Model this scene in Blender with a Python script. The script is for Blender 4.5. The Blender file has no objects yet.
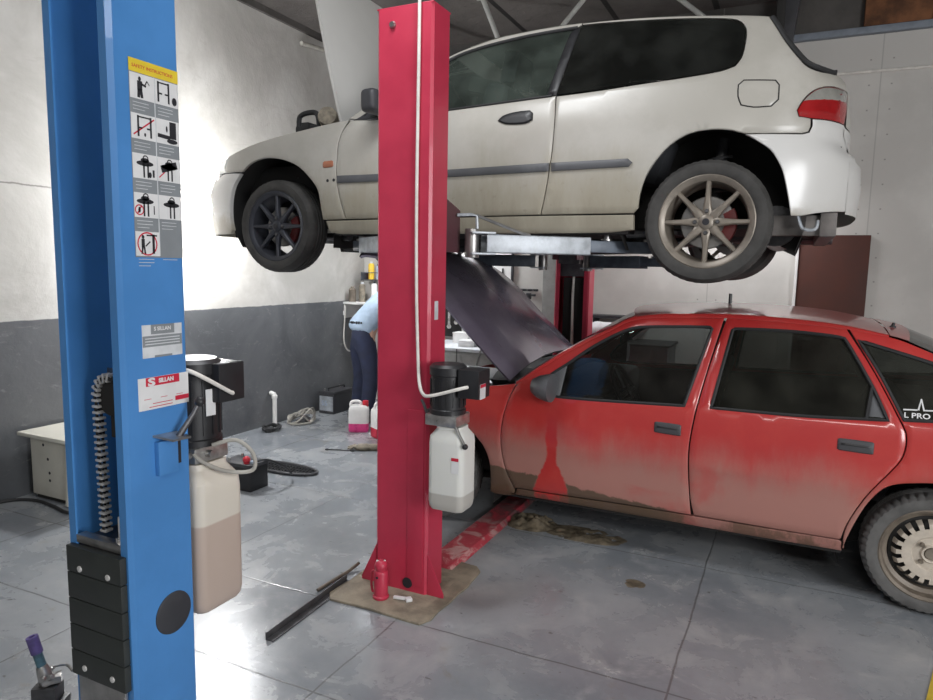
import bpy, bmesh, math, random
from mathutils import Vector, Matrix, noise
from mathutils.geometry import delaunay_2d_cdt
PI=math.pi
random.seed(7)
C=bpy.context.scene.collection
V=Vector
# ---------------------------------------------------------------- materials
class G:
    """small node-graph helper around one principled material"""
    def __init__(s,name):
        s.m=bpy.data.materials.new(name); s.m.use_nodes=True
        s.nt=s.m.node_tree; s.b=s.nt.nodes['Principled BSDF']; s._o=None
    def n(s,t): return s.nt.nodes.new(t)
    def l(s,a,b): s.nt.links.new(a,b)
    def coord(s):
        if not s._o: s._o=s.n('ShaderNodeTexCoord').outputs['Object']
        return s._o
    def sep(s,v=None):
        x=s.n('ShaderNodeSeparateXYZ'); s.l(v or s.coord(),x.inputs[0]); return x.outputs
    def inp(s,sock,v):
        if isinstance(v,bpy.types.NodeSocket): s.l(v,sock)
        elif v is not None:
            if isinstance(v,(tuple,list)) and len(v)==3 and sock.type=='RGBA': v=(*v,1)
            sock.default_value=v
    def math(s,op,a,b=None,c=None,clamp=False):
        x=s.n('ShaderNodeMath'); x.operation=op; x.use_clamp=clamp
        for i,v in enumerate((a,b,c)): s.inp(x.inputs[i],v)
        return x.outputs[0]
    def noise(s,scale,detail=4,rough=.55,vec=None,stretch=None,dist=0):
        x=s.n('ShaderNodeTexNoise'); x.inputs['Scale'].default_value=scale
        x.inputs['Detail'].default_value=detail; x.inputs['Roughness'].default_value=rough; x.inputs['Distortion'].default_value=dist
        v=vec or s.coord()
        if stretch:
            mp=s.n('ShaderNodeMapping'); mp.inputs['Scale'].default_value=stretch; s.l(v,mp.inputs[0]); v=mp.outputs[0]
        s.l(v,x.inputs['Vector']); return x.outputs[0]
    def ss(s,v,a,b,lo=0.,hi=1.):
        x=s.n('ShaderNodeMapRange'); x.interpolation_type='SMOOTHSTEP'
        s.inp(x.inputs[0],v); 
        for i,q in enumerate((a,b,lo,hi)): x.inputs[1+i].default_value=q
        return x.outputs[0]
    def mix(s,f,a,b,mode='MIX'):
        x=s.n('ShaderNodeMix'); x.data_type='RGBA'; x.blend_type=mode
        s.inp(x.inputs[0],f); s.inp(x.inputs[6],a); s.inp(x.inputs[7],b); return x.outputs[2]
    def set(s,**k):
        names=dict(col='Base Color',rough='Roughness',metal='Metallic',coat='Coat Weight',crough='Coat Roughness',spec='Specular IOR Level',trans='Transmission Weight',alpha='Alpha',emc='Emission Color',ems='Emission Strength',ior='IOR',sheen='Sheen Weight',sub='Subsurface Weight')
        for q,v in k.items(): s.inp(s.b.inputs[names[q]],v)
        return s
    def bump(s,h,strength=.3,dist=.01):
        x=s.n('ShaderNodeBump'); x.inputs['Strength'].default_value=strength; x.inputs['Distance'].default_value=dist
        s.l(h,x.inputs['Height']); s.l(x.outputs[0],s.b.inputs['Normal']); return s
def plain(name,col,rough=.5,metal=0.,var=.12,scale=14,coat=0.,bump=0.,**k):
    g=G(name); a=tuple(c*(1-var) for c in col); b=tuple(min(1,c*(1+var)) for c in col)
    nz=g.noise(scale,5,.6); f=g.ss(nz,.3,.7)
    g.set(col=g.mix(f,a,b),rough=g.ss(nz,.2,.8,max(.02,rough-.08),min(1,rough+.08)),metal=metal,coat=coat,**k)
    if bump: g.bump(g.noise(scale*8,3),bump,.004)
    return g.m
# ---------------------------------------------------------------- mesh builder
def smooth_mesh(me,ang=35):
    bm=bmesh.new(); bm.from_mesh(me)
    c=math.radians(ang)
    for f in bm.faces: f.smooth=True
    for e in bm.edges:
        if len(e.link_faces)==2: e.smooth = e.calc_face_angle(0)<c
    bm.to_mesh(me); bm.free()
class MB:
    def __init__(s): s.v=[]; s.f=[]
    def add(s,vs,fs,M=None):
        o=len(s.v)
        for p in vs:
            p=V(p); s.v.append(M@p if M else p)
        s.f+=[tuple(i+o for i in f) for f in fs]; return s
    def box(s,c,d,rot=None):
        x,y,z=(q/2 for q in d)
        vs=[(sx*x,sy*y,sz*z) for sx in(-1,1) for sy in(-1,1) for sz in(-1,1)]
        fs=[(0,1,3,2),(4,6,7,5),(0,4,5,1),(2,3,7,6),(0,2,6,4),(1,5,7,3)]
        M=Matrix.Translation(V(c))
        if rot is not None: M=M@(rot if isinstance(rot,Matrix) else Matrix.Rotation(rot,4,'Z'))
        return s.add(vs,fs,M)
    def bx(s,x0,x1,y0,y1,z0,z1): return s.box(((x0+x1)/2,(y0+y1)/2,(z0+z1)/2),(abs(x1-x0),abs(y1-y0),abs(z1-z0)))
    def cyl(s,p0,p1,r0,r1=None,n=20,cap=True):
        r1=r0 if r1 is None else r1; p0=V(p0);p1=V(p1); d=(p1-p0).normalized()
        a=d.orthogonal().normalized(); b=d.cross(a)
        vs=[p0+(a*math.cos(t)+b*math.sin(t))*r0 for t in [2*PI*i/n for i in range(n)]]+[p1+(a*math.cos(t)+b*math.sin(t))*r1 for t in [2*PI*i/n for i in range(n)]]
        fs=[(i,(i+1)%n,n+(i+1)%n,n+i) for i in range(n)]
        if cap: fs+=[tuple(range(n-1,-1,-1)),tuple(range(n,2*n))]
        return s.add(vs,fs)
    def tube(s,pts,r,n=10,closed=False,sm=0):
        P=[V(p) for p in pts]
        if sm: P=spl(P,sm,closed)
        k=len(P); vs=[];fs=[]; up=None
        for i,p in enumerate(P):
            t=((P[(i+1)%k] if closed or i<k-1 else p)-(P[i-1] if closed or i>0 else p))
            if t.length<1e-9: t=V((0,0,1))
            t.normalize()
            if up is None: up=t.orthogonal().normalized()
            up=(up-t*up.dot(t))
            if up.length<1e-6: up=t.orthogonal()
            up.normalize(); b=t.cross(up)
            rr=r[i] if isinstance(r,(list,tuple)) else r
            vs+=[p+(up*math.cos(q)+b*math.sin(q))*rr for q in [2*PI*j/n for j in range(n)]]
        m=k if closed else k-1
        for i in range(m):
            for j in range(n): fs.append((i*n+j,i*n+(j+1)%n,((i+1)%k)*n+(j+1)%n,((i+1)%k)*n+j))
        if not closed: fs+=[tuple(range(n-1,-1,-1)),tuple(range((k-1)*n,k*n))]
        return s.add(vs,fs)
    def lathe(s,prof,o=(0,0,0),ax=(0,0,1),n=32,closed=False,fn=None,cap=True):
        ax=V(ax).normalized(); a=ax.orthogonal().normalized()
        if abs(ax.y)>.9: a=V((1,0,0))
        b=ax.cross(a); o=V(o); k=len(prof); vs=[];fs=[]
        for i in range(n):
            t=2*PI*i/n
            for j,(r,h) in enumerate(prof):
                if fn: r,h=fn(i,j,r,h)
                vs.append(o+ax*h+(a*math.cos(t)+b*math.sin(t))*r)
        for i in range(n):
            for j in range(k if closed else k-1):
                fs.append((i*k+j,((i+1)%n)*k+j,((i+1)%n)*k+(j+1)%k,i*k+(j+1)%k))
        if not closed and cap:
            if prof[0][0]>1e-6: fs.append(tuple(i*k for i in range(n-1,-1,-1)))
            if prof[-1][0]>1e-6: fs.append(tuple(i*k+k-1 for i in range(n)))
        return s.add(vs,fs)
    def prism(s,poly,t0,t1,fr=lambda a,b,t:(a,b,t)):
        n=len(poly)
        vs=[fr(a,b,t0) for a,b in poly]+[fr(a,b,t1) for a,b in poly]
        fs=[(i,(i+1)%n,n+(i+1)%n,n+i) for i in range(n)]+[tuple(range(n-1,-1,-1)),tuple(range(n,2*n))]
        return s.add(vs,fs)
    def grid(s,rows,flip=False,closed=False):
        w=len(rows[0]); vs=[p for r in rows for p in r]; fs=[]
        for i in range(len(rows)-1):
            for j in range(w if closed else w-1):
                q=(i*w+j,i*w+(j+1)%w,(i+1)*w+(j+1)%w,(i+1)*w+j); fs.append(q[::-1] if flip else q)
        return s.add(vs,fs)
    def sphere(s,c,r,n=20,m=12,sc=(1,1,1),M=None):
        vs=[];fs=[]
        for i in range(m+1):
            a=PI*i/m
            for j in range(n):
                b=2*PI*j/n; vs.append(V(c)+V((r*sc[0]*math.sin(a)*math.cos(b),r*sc[1]*math.sin(a)*math.sin(b),r*sc[2]*math.cos(a))))
        for i in range(m):
            for j in range(n): fs.append((i*n+j,(i+1)*n+j,(i+1)*n+(j+1)%n,i*n+(j+1)%n))
        return s.add(vs,fs,M)
    def build(s,name,mat,parent=None,bevel=0,seg=2,ang=35,norm=True,weld=True,solid=0):
        me=bpy.data.meshes.new(name); bm=bmesh.new()
        vs=[bm.verts.new(p) for p in s.v]
        for f in s.f:
            f2=[]
            for i in f:
                if i not in f2: f2.append(i)
            if len(f2)>2:
                try: bm.faces.new([vs[i] for i in f2])
                except ValueError: pass
        if weld: bmesh.ops.remove_doubles(bm,verts=bm.verts[:],dist=1e-5)
        if norm: bmesh.ops.recalc_face_normals(bm,faces=bm.faces[:])
        if solid: bmesh.ops.solidify(bm,geom=bm.faces[:],thickness=solid)
        if bevel:
            bm.normal_update()
            es=[e for e in bm.edges if len(e.link_faces)==2 and e.calc_face_angle(0)>math.radians(40)]
            bmesh.ops.bevel(bm,geom=es,offset=bevel,segments=seg,profile=.6,affect='EDGES',clamp_overlap=True)
        bm.to_mesh(me); bm.free(); smooth_mesh(me,ang)
        return link(name,me,mat,parent)
def pieces(mb,name,mat,parent,**k):
    """every unconnected piece of a builder becomes an object of its own"""
    n=len(mb.v); p=list(range(n))
    def find(i):
        while p[i]!=i: p[i]=p[p[i]]; i=p[i]
        return i
    for f in mb.f:
        for q in f[1:]:
            a,b=find(f[0]),find(q)
            if a!=b: p[b]=a
    gr={}
    for f in mb.f: gr.setdefault(find(f[0]),[]).append(f)
    out=[]
    for fs in gr.values():
        ids=sorted({i for f in fs for i in f}); ix={i:q for q,i in enumerate(ids)}
        b=MB(); b.v=[mb.v[i] for i in ids]; b.f=[tuple(ix[i] for i in f) for f in fs]; out.append(b.build(name,mat,parent,**k))
    return out
def link(name,me,mat,parent=None):
    o=bpy.data.objects.new(name,me); C.objects.link(o)
    if mat: me.materials.append(mat)
    if parent: o.parent=parent
    return o
def spl(P,k,closed=False):
    n=len(P); out=[]
    m=n if closed else n-1
    for i in range(m):
        p0=P[(i-1)%n] if closed or i>0 else P[0]; p1=P[i]; p2=P[(i+1)%n]; p3=P[(i+2)%n] if closed or i<n-2 else P[-1]
        for j in range(k):
            t=j/k
            out.append(.5*((2*p1)+(p2-p0)*t+(2*p0-5*p1+4*p2-p3)*t*t+(3*p1-p0-3*p2+p3)*t**3))
    if not closed: out.append(P[-1])
    return out
def tag(o,label,cat,group=None,kind=None):
    o['label']=label; o['category']=cat
    if group: o['group']=group
    if kind: o['kind']=kind
    return o
def thing(name,label,cat,loc=(0,0,0),rz=0,group=None):
    o=bpy.data.objects.new(name,None); C.objects.link(o); o.empty_display_size=.1
    o.location=loc; o.rotation_euler=(0,0,rz); return tag(o,label,cat,group)
def struct(o): o['kind']='structure'; return o
def text_mesh(txt,size,M,ext=.0006,bold=0.):
    cu=bpy.data.curves.new('t','FONT'); cu.body=txt; cu.size=size; cu.extrude=ext; cu.offset=bold; cu.resolution_u=3
    o=bpy.data.objects.new('t',cu); C.objects.link(o)
    dg=bpy.context.evaluated_depsgraph_get(); me=bpy.data.meshes.new_from_object(o.evaluated_get(dg))
    bpy.data.objects.remove(o); bpy.data.curves.remove(cu); me.transform(M); return me
def text(name,txt,size,M,mat,parent,**k):
    return link(name,text_mesh(txt,size,M,**k),mat,parent)
def plusX(o,y,z):  # text frame on a face whose outside is +X: text runs along +Y, up is +Z
    return Matrix(((0,0,1,o),(1,0,0,y),(0,1,0,z),(0,0,0,1)))
def minusY(x,y,z): # text frame on a face whose outside is -Y
    return Matrix(((1,0,0,x),(0,0,-1,y),(0,1,0,z),(0,0,0,1)))
# ---------------------------------------------------------------- panels on a car side
def inpoly(p,poly):
    x,y=p; r=False; j=len(poly)-1
    for i in range(len(poly)):
        xi,yi=poly[i]; xj,yj=poly[j]
        if (yi>y)!=(yj>y) and x<(xj-xi)*(y-yi)/(yj-yi)+xi: r=not r
        j=i
    return r
def area2(P): return sum(P[i-1][0]*P[i][1]-P[i][0]*P[i-1][1] for i in range(len(P)))/2
def refine(P,step=.03,corner=32):
    """catmull-rom through a closed outline, keeping real corners"""
    P=[V((a,b)) for a,b in P]; n=len(P); out=[]
    def isc(i):
        a=P[i]-P[i-1]; b=P[(i+1)%n]-P[i]
        if a.length<1e-6 or b.length<1e-6: return True
        return abs(a.angle(b))>math.radians(corner)
    cs=[isc(i) for i in range(n)]
    for i in range(n):
        p1=P[i];p2=P[(i+1)%n]; L=(p2-p1).length
        m1=(p2-p1) if cs[i] else (p2-P[i-1])*L/max(1e-6,((p1-P[i-1]).length+L))
        m2=(p2-p1) if cs[(i+1)%n] else (P[(i+2)%n]-p1)*L/max(1e-6,(L+(P[(i+2)%n]-p2).length))
        k=max(1,int(math.ceil(L/step)))
        for j in range(k):
            t=j/k
            out.append((2*t**3-3*t*t+1)*p1+(t**3-2*t*t+t)*m1+(-2*t**3+3*t*t)*p2+(t**3-t*t)*m2)
    return [(p.x,p.y) for p in out]
def inset(P,d):
    n=len(P); out=[]; sg=1 if area2(P)>0 else -1
    for i in range(n):
        a=V(P[i])-V(P[i-1]); b=V(P[(i+1)%n])-V(P[i])
        na=V((-a.y,a.x)); nb=V((-b.y,b.x))
        if na.length>1e-9: na.normalize()
        if nb.length>1e-9: nb.normalize()
        q=na+nb
        if q.length<1e-6: q=na
        q.normalize(); k=max(.5,q.dot(na)); out.append((P[i][0]+q.x*sg*d/k,P[i][1]+q.y*sg*d/k))
    return out
def panel(name,mat,parent,poly,S,side=-1,off=0.,gap=.0025,thick=.018,bev=.004,holes=(),res=.035,step=.03,rfn=True,build=True,mb=None,fn=None):
    """a sheet cut to an outline in (u,z), laid on the car side v=S(u,z), with rolled edges"""
    def prep(P,g):
        P=refine(P,step) if rfn else list(P)
        if area2(P)<0: P=P[::-1]
        return inset(P,g) if g else P
    out=prep(poly,gap); hs=[prep(h,-gap) for h in holes]
    loops=[(out,inset(out,bev))]+[(h,inset(h,-bev)) for h in hs]
    pts=[];ed=[]
    for o,i in loops:
        k=len(pts); pts+=i; n=len(i); ed+=[(k+j,k+(j+1)%n) for j in range(n)]
    nb=len(pts); inn=loops[0][1]
    xs=[p[0] for p in inn]; zs=[p[1] for p in inn]
    nx=int((max(xs)-min(xs))/res)+1; nz=int((max(zs)-min(zs))/res)+1
    for a in range(1,nx):
        for b in range(1,nz):
            p=(min(xs)+a*(max(xs)-min(xs))/nx,min(zs)+b*(max(zs)-min(zs))/nz)
            if inpoly(p,inn) and not any(inpoly(p,l[1]) for l in loops[1:]):
                if min((p[0]-q[0])**2+(p[1]-q[1])**2 for q in pts[:nb])>(res*.35)**2: pts.append(p)
    vs,es,fs,ov,oe,of=delaunay_2d_cdt([V(p) for p in pts],ed,[],0,1e-6)
    m={}
    for i,o in enumerate(ov):
        for q in o: m[q]=i
    P=[tuple(v) for v in vs]
    keep=[]
    for f in fs:
        c=(sum(P[i][0] for i in f)/len(f),sum(P[i][1] for i in f)/len(f))
        if inpoly(c,inn) and not any(inpoly(c,l[1]) for l in loops[1:]): keep.append(f)
    def mp(p,d):
        w=S(p[0],p[1])+off-d
        if fn: w+=fn(p[0],p[1])
        return (p[0],side*w,p[1])
    B=mb or MB(); base=len(B.v)
    V3=[mp(p,0) for p in P]; F=[]
    for f in keep: F.append(f if side<0 else f[::-1])
    k=0
    for li,(o,i) in enumerate(loops):
        n=len(o); r1=len(V3); V3+=[mp(p,bev*.8) for p in o]; r2=len(V3); V3+=[mp(p,thick) for p in o]
        for j in range(n):
            a,b=m[k+j],m[k+(j+1)%n]; c,d=r1+j,r1+(j+1)%n; e,g=r2+j,r2+(j+1)%n
            q1=(a,c,d,b); q2=(c,e,g,d)
            if (li==0)==(side<0): F+= [q1,q2]
            else: F+=[q1[::-1],q2[::-1]]
        k+=n
    B.add(V3,F)
    if mb: return None
    return B.build(name,mat,parent,norm=False,ang=40)
def on_side(S,side,pts,off=0.): return [(u,side*(S(u,z)+off),z) for u,z in pts]
def arc(cx,cz,r,a0,a1,n): return [(cx+r*math.cos(math.radians(a0+(a1-a0)*i/n)),cz+r*math.sin(math.radians(a0+(a1-a0)*i/n))) for i in range(n+1)]
def crv(T,x):
    # monotone-ish cubic (catmull-rom, non uniform) through (x,y) pairs
    n=len(T)
    if x<=T[0][0]: return T[0][1]
    if x>=T[-1][0]: return T[-1][1]
    i=0
    while T[i+1][0]<x: i+=1
    def sl(j):
        if j==0: return (T[1][1]-T[0][1])/(T[1][0]-T[0][0])
        if j==n-1: return (T[-1][1]-T[-2][1])/(T[-1][0]-T[-2][0])
        a=(T[j][1]-T[j-1][1])/(T[j][0]-T[j-1][0]); b=(T[j+1][1]-T[j][1])/(T[j+1][0]-T[j][0])
        return 0 if a*b<=0 else 2*a*b/(a+b)
    h=T[i+1][0]-T[i][0]; t=(x-T[i][0])/h; m0=sl(i)*h; m1=sl(i+1)*h
    return (2*t**3-3*t*t+1)*T[i][1]+(t**3-2*t*t+t)*m0+(-2*t**3+3*t*t)*T[i+1][1]+(t**3-t*t)*m1
def tap(u,us,ue,n):
    q=(u-us)/(ue-us)
    if q<=0: return 1.0
    if q>=1: return 0.0
    return (1-q**n)**(1/n)
class WhiteS:
    W=[(-.2,.72),(-.05,.818),(.22,.8475),(.46,.838),(.62,.808),(.82,.715),(1.02,.605),(1.10,.55)]
    F=[(-.2,-.84),(.0,-.90),(.25,-.91),(.33,-.84),(.45,-.80),(.53,-.76),(.6,-.70),(.7,-.6)]
    R=[(-.2,3.20),(0,3.215),(.2,3.23),(.30,3.22),(.36,3.165),(.5,3.165),(.62,3.15),(.80,3.09),(1.1,2.98)]
    @classmethod
    def S(c,u,z):
        return crv(c.W,z)*tap(u,.15,crv(c.F,z),3.0)*tap(u,2.45,crv(c.R,z),3.2)
class RedS:
    W=[(.12,.72),(.2,.77),(.25,.805),(.33,.825),(.52,.842),(.56,.848),(.70,.85),(.84,.84),(.90,.825),(.94,.81),(1.15,.72),(1.36,.615),(1.42,.56)]
    F=[(.1,-.60),(.5,-.645),(.62,-.64),(.75,-.62),(.9,-.56)]
    R=[(.1,3.46),(.5,3.50),(.8,3.46),(1.0,3.45),(1.4,3.3)]
    @classmethod
    def S(c,u,z):
        return crv(c.W,z)*tap(u,.1,crv(c.F,z),2.4)*tap(u,2.5,crv(c.R,z),3.2)
TR={'w_fender_top': [(-0.453,0.412),(-0.332,0.462),(-0.195,0.501),(-0.058,0.528),(0.053,0.548),(0.248,0.575),(0.378,0.594),(0.491,0.606),(0.562,0.609)],'w_gap1': [(0.566,0.603),(0.522,0.55),(0.497,0.481),(0.487,0.39),(0.487,0.286),(0.501,0.193),(0.525,0.1),(0.544,0.034)],'w_archF': [(0.375,0.033),(0.366,0.115),(0.348,0.209),(0.289,0.282),(0.205,0.35),(0.111,0.39),(0.016,0.41),(-0.082,0.413),(-0.187,0.388),(-0.261,0.342),(-0.336,0.258),(-0.372,0.171),(-0.392,0.045),(-0.356,-0.033)],'w_fb_line': [(-0.261,0.342),(-0.443,0.35)],'w_fbump': [(-0.443,0.35),(-0.453,0.324),(-0.603,0.306),(-0.618,0.252),(-0.603,0.184),(-0.566,0.103),(-0.604,-0.001),(-0.484,-0.024),(-0.356,-0.033)],'w_sill_top': [(0.387,0.033),(0.544,0.034),(1.406,0.042),(1.758,0.042),(2.122,0.041),(2.234,0.042)],'w_sill_bot': [(0.407,-0.038),(0.493,-0.05),(2.092,-0.05),(2.235,-0.036)],'w_belt': [(0.605,0.588),(0.745,0.588),(1.221,0.615),(1.802,0.636),(2.036,0.648),(2.229,0.661),(2.413,0.672),(2.588,0.687)],'w_roof': [(0.56,0.618),(0.664,0.676),(1.132,0.952),(1.239,0.988),(1.387,1.025),(1.581,1.041),(1.748,1.049),(1.869,1.042),(2.018,1.036),(2.172,1.027),(2.369,1.006),(2.557,0.978),(2.776,0.95)],'w_gap2': [(1.81,0.635),(1.818,0.511),(1.814,0.363),(1.807,0.299),(1.79,0.176),(1.771,0.087),(1.758,0.042)],'w_fwin_top': [(1.141,0.919),(1.307,0.966),(1.535,0.997),(1.702,1.009),(1.817,1.01),(1.836,1.002)],'w_fwin_rear': [(1.816,0.992),(1.757,0.65)],'w_qwin': [(1.814,0.64),(1.868,1.027),(1.969,1.023),(2.176,1.006),(2.372,0.985),(2.559,0.956),(2.631,0.938),(2.665,0.907),(2.677,0.874),(2.677,0.811),(2.668,0.745),(2.646,0.706),(2.588,0.687),(2.413,0.672),(2.229,0.661),(2.036,0.648)],'w_archR': [(2.234,0.042),(2.258,0.068),(2.265,0.133),(2.29,0.216),(2.333,0.288),(2.393,0.354),(2.463,0.396),(2.524,0.41),(2.593,0.412),(2.662,0.403),(2.713,0.389),(2.764,0.356),(2.824,0.312),(2.86,0.259),(2.879,0.22),(2.907,0.114),(2.925,0.025)],'w_rb_line': [(2.713,0.389),(2.948,0.388),(2.973,0.398),(2.981,0.423),(2.979,0.456)],'w_tail': [(2.93,0.463),(2.921,0.489),(2.933,0.516),(2.956,0.553),(2.985,0.584),(3.022,0.604),(3.063,0.616),(3.106,0.623),(3.134,0.633),(3.137,0.56),(3.126,0.464),(3.058,0.461),(2.982,0.458)],'w_tailmid': [(2.938,0.527),(3.135,0.565)],'w_hatch': [(2.776,0.95),(2.805,0.899),(2.857,0.809),(2.921,0.721),(2.953,0.691),(3.006,0.676),(3.066,0.677),(3.105,0.681),(3.152,0.73),(3.165,0.673)],'w_rbump': [(3.126,0.459),(3.145,0.446),(3.173,0.448),(3.213,0.415),(3.237,0.37),(3.24,0.297),(3.206,0.181),(3.209,0.126),(3.232,0.083),(3.172,0.06),(3.103,0.052),(3.025,0.038),(2.974,0.026),(2.929,0.025)],'w_fuel': [(2.674,0.608),(2.695,0.628),(2.824,0.621),(2.84,0.6),(2.841,0.535),(2.814,0.506),(2.744,0.504),(2.692,0.516),(2.676,0.557)],'w_handle': [(1.508,0.529),(1.534,0.554),(1.605,0.569),(1.681,0.571),(1.699,0.556),(1.701,0.52),(1.666,0.504),(1.555,0.508)],'w_mold_top': [(0.494,0.286),(0.772,0.284),(1.24,0.291),(1.807,0.299),(2.113,0.299),(2.21,0.301),(2.22,0.283)],'w_mold_bot': [(0.494,0.245),(0.773,0.243),(1.241,0.251),(1.809,0.256),(2.065,0.263),(2.212,0.263)],'w_marker': [(0.386,0.366),(0.463,0.373),(0.464,0.342),(0.396,0.336)],'w_holes': [(0.425,0.261),(0.47,0.263)],'r_fend_top': [(0.356,0.874),(0.486,0.892),(0.546,0.905)],'r_gap1': [(0.557,0.899),(0.513,0.818),(0.482,0.711),(0.468,0.579),(0.477,0.47),(0.508,0.364),(0.543,0.294),(0.549,0.262)],'r_archF': [(0.343,0.513),(0.387,0.432),(0.395,0.308),(0.385,0.223),(0.546,0.255)],'r_fwin': [(0.827,0.849),(0.813,1.014),(0.834,1.032),(0.945,1.12),(1.047,1.186),(1.129,1.228),(1.202,1.248),(1.411,1.261),(1.572,1.268),(1.568,1.257),(1.476,0.87)],'r_mirror': [(0.652,0.882),(0.666,0.91),(0.751,0.966),(0.805,0.998),(0.816,0.843),(0.745,0.852)],'r_roof': [(0.545,0.911),(0.673,1.009),(0.788,1.094),(0.924,1.178),(1.049,1.245),(1.109,1.286),(1.171,1.31),(1.298,1.326),(1.402,1.331),(1.637,1.342),(1.844,1.336),(2.027,1.326),(2.189,1.31),(2.365,1.274),(2.433,1.255),(2.54,1.209)],'r_rooftop': [(1.146,1.33),(1.252,1.346),(1.449,1.362),(1.649,1.368),(1.934,1.36),(2.246,1.353),(2.363,1.329),(2.432,1.306),(2.539,1.266)],'r_gap2': [(1.635,1.322),(1.58,1.098),(1.542,0.899),(1.528,0.807),(1.514,0.67),(1.517,0.532),(1.531,0.381),(1.546,0.299)],'r_doorbot': [(0.561,0.284),(0.853,0.285),(1.121,0.296),(1.331,0.289),(1.541,0.295),(1.703,0.3),(1.873,0.295),(2.097,0.296),(2.201,0.293),(2.225,0.307)],'r_sillbot': [(0.551,0.245),(0.725,0.255),(0.89,0.239),(1.158,0.246),(1.33,0.243),(1.587,0.233),(1.876,0.228),(2.233,0.227)],'r_gap3': [(2.193,1.301),(2.31,1.107),(2.425,0.895),(2.446,0.848),(2.45,0.794),(2.436,0.728),(2.393,0.656),(2.331,0.565),(2.282,0.468),(2.245,0.373),(2.23,0.305)],'r_rwin': [(1.608,0.874),(1.67,1.265),(1.941,1.268),(2.136,1.256),(2.183,1.249),(2.206,1.209),(2.304,1.039),(2.374,0.898),(2.291,0.896),(2.012,0.88)],'r_div': [(2.303,1.021),(2.286,0.9)],'r_qwin': [(2.242,1.243),(2.334,1.1),(2.436,0.905),(2.546,0.913),(2.541,1.151)],'r_archR': [(2.24,0.283),(2.287,0.412),(2.327,0.504),(2.378,0.577),(2.43,0.606),(2.495,0.62),(2.566,0.631)],'r_handF': [(1.322,0.778),(1.473,0.712)],'r_handR': [(2.175,0.793),(2.329,0.736)],'r_crease': [(0.338,0.55),(0.77,0.565),(1.164,0.58),(1.475,0.575),(2.284,0.591)],'r_lpro': [(2.43,0.95),(2.546,0.92)],'r_lprob': [(2.434,0.955),(2.483,1.012),(2.545,0.966)]}
# ---------------------------------------------------------------- materials of the place
def mat_floor():
    g=G('painted concrete floor'); s=g.sep()
    big=g.noise(.9,6,.6); mid=g.noise(4.5,6,.65,dist=.6); fine=g.noise(30,4,.7)
    c=g.mix(g.ss(big,.35,.65),(.20,.218,.24),(.34,.355,.37))
    c=g.mix(g.math('MULTIPLY',g.ss(mid,.45,.82),.9),c,(.45,.455,.45))
    c=g.mix(g.math('MULTIPLY',g.ss(fine,.52,.75),.35),c,(.2,.2,.2))
    # brown dirt trodden in here and there
    d=g.noise(1.7,8,.7,dist=1.2); c=g.mix(g.math('MULTIPLY',g.ss(d,.60,.72),.55),c,(.23,.19,.14))
    # small dark flecks
    fl=g.noise(17,3,.5,stretch=(1,1.8,1)); c=g.mix(g.math('MULTIPLY',g.ss(fl,.68,.74),.75),c,(.09,.085,.08))
    # slab joints
    wob=g.math('MULTIPLY',g.math('SUBTRACT',g.noise(2.5,3),.5),.03)
    j=None
    def line(co,at,w=.0045):
        return g.ss(g.math('ABSOLUTE',g.math('SUBTRACT',g.math('ADD',s[co],wob),at)),w*.5,w*1.3,1,0)
    for co,at in ((0,-3.86),(0,-2.68),(0,-.32),(0,.86),(1,1.87),(1,2.465),(1,3.67),(1,4.86)):
        q=line(co,at); j=q if j is None else g.math('MAXIMUM',j,q)
    q=g.math('MULTIPLY',line(0,-1.49),g.ss(s[1],2.4,2.5,1,0)); j=g.math('MAXIMUM',j,q)
    c=g.mix(g.math('MULTIPLY',j,.75),c,(.10,.10,.10))
    g.set(col=c,rough=g.ss(g.math('ADD',big,g.math('MULTIPLY',mid,.6)),.5,1.1,.17,.38),spec=.85)
    g.bump(g.math('SUBTRACT',g.math('ADD',g.math('MULTIPLY',fine,.25),mid),g.math('MULTIPLY',j,.9)),.22,.006)
    return g.m
def mat_leftwall():
    g=G('plaster wall with dark painted dado'); s=g.sep()
    n1=g.noise(1.2,7,.62,dist=.5); n2=g.noise(6,6,.65); n3=g.noise(1.6,5,.7,stretch=(1,1,3),dist=1.5)
    up=g.mix(g.ss(n1,.35,.68),(.42,.405,.375),(.58,.565,.535))
    up=g.mix(g.math('MULTIPLY',g.ss(n3,.60,.72),.30),up,(.33,.30,.27))
    lo=g.mix(g.ss(n1,.35,.65),(.085,.09,.097),(.135,.14,.147))
    sc=g.noise(3.2,8,.75,stretch=(1,1.2,2.4),dist=2); lo=g.mix(g.math('MULTIPLY',g.ss(sc,.56,.74),.5),lo,(.34,.34,.34))
    edge=g.math('ADD',s[2],g.math('MULTIPLY',g.math('SUBTRACT',n2,.5),.02))
    c=g.mix(g.ss(edge,1.155,1.163),lo,up)
    cr=g.math('ABSOLUTE',g.math('SUBTRACT',g.math('ADD',s[2],g.math('MULTIPLY',g.math('SUBTRACT',n2,.5),.03)),2.03))
    cr=g.math('MULTIPLY',g.ss(cr,.003,.007,1,0),g.ss(s[1],2.9,3.1,1,0)); c=g.mix(g.math('MULTIPLY',cr,.7),c,(.12,.11,.10))
    g.set(col=c,rough=g.ss(s[2],1.15,1.17,.42,.8)); g.bump(g.math('ADD',n2,g.math('MULTIPLY',n1,2)),.25,.02)
    return g.m
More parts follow.
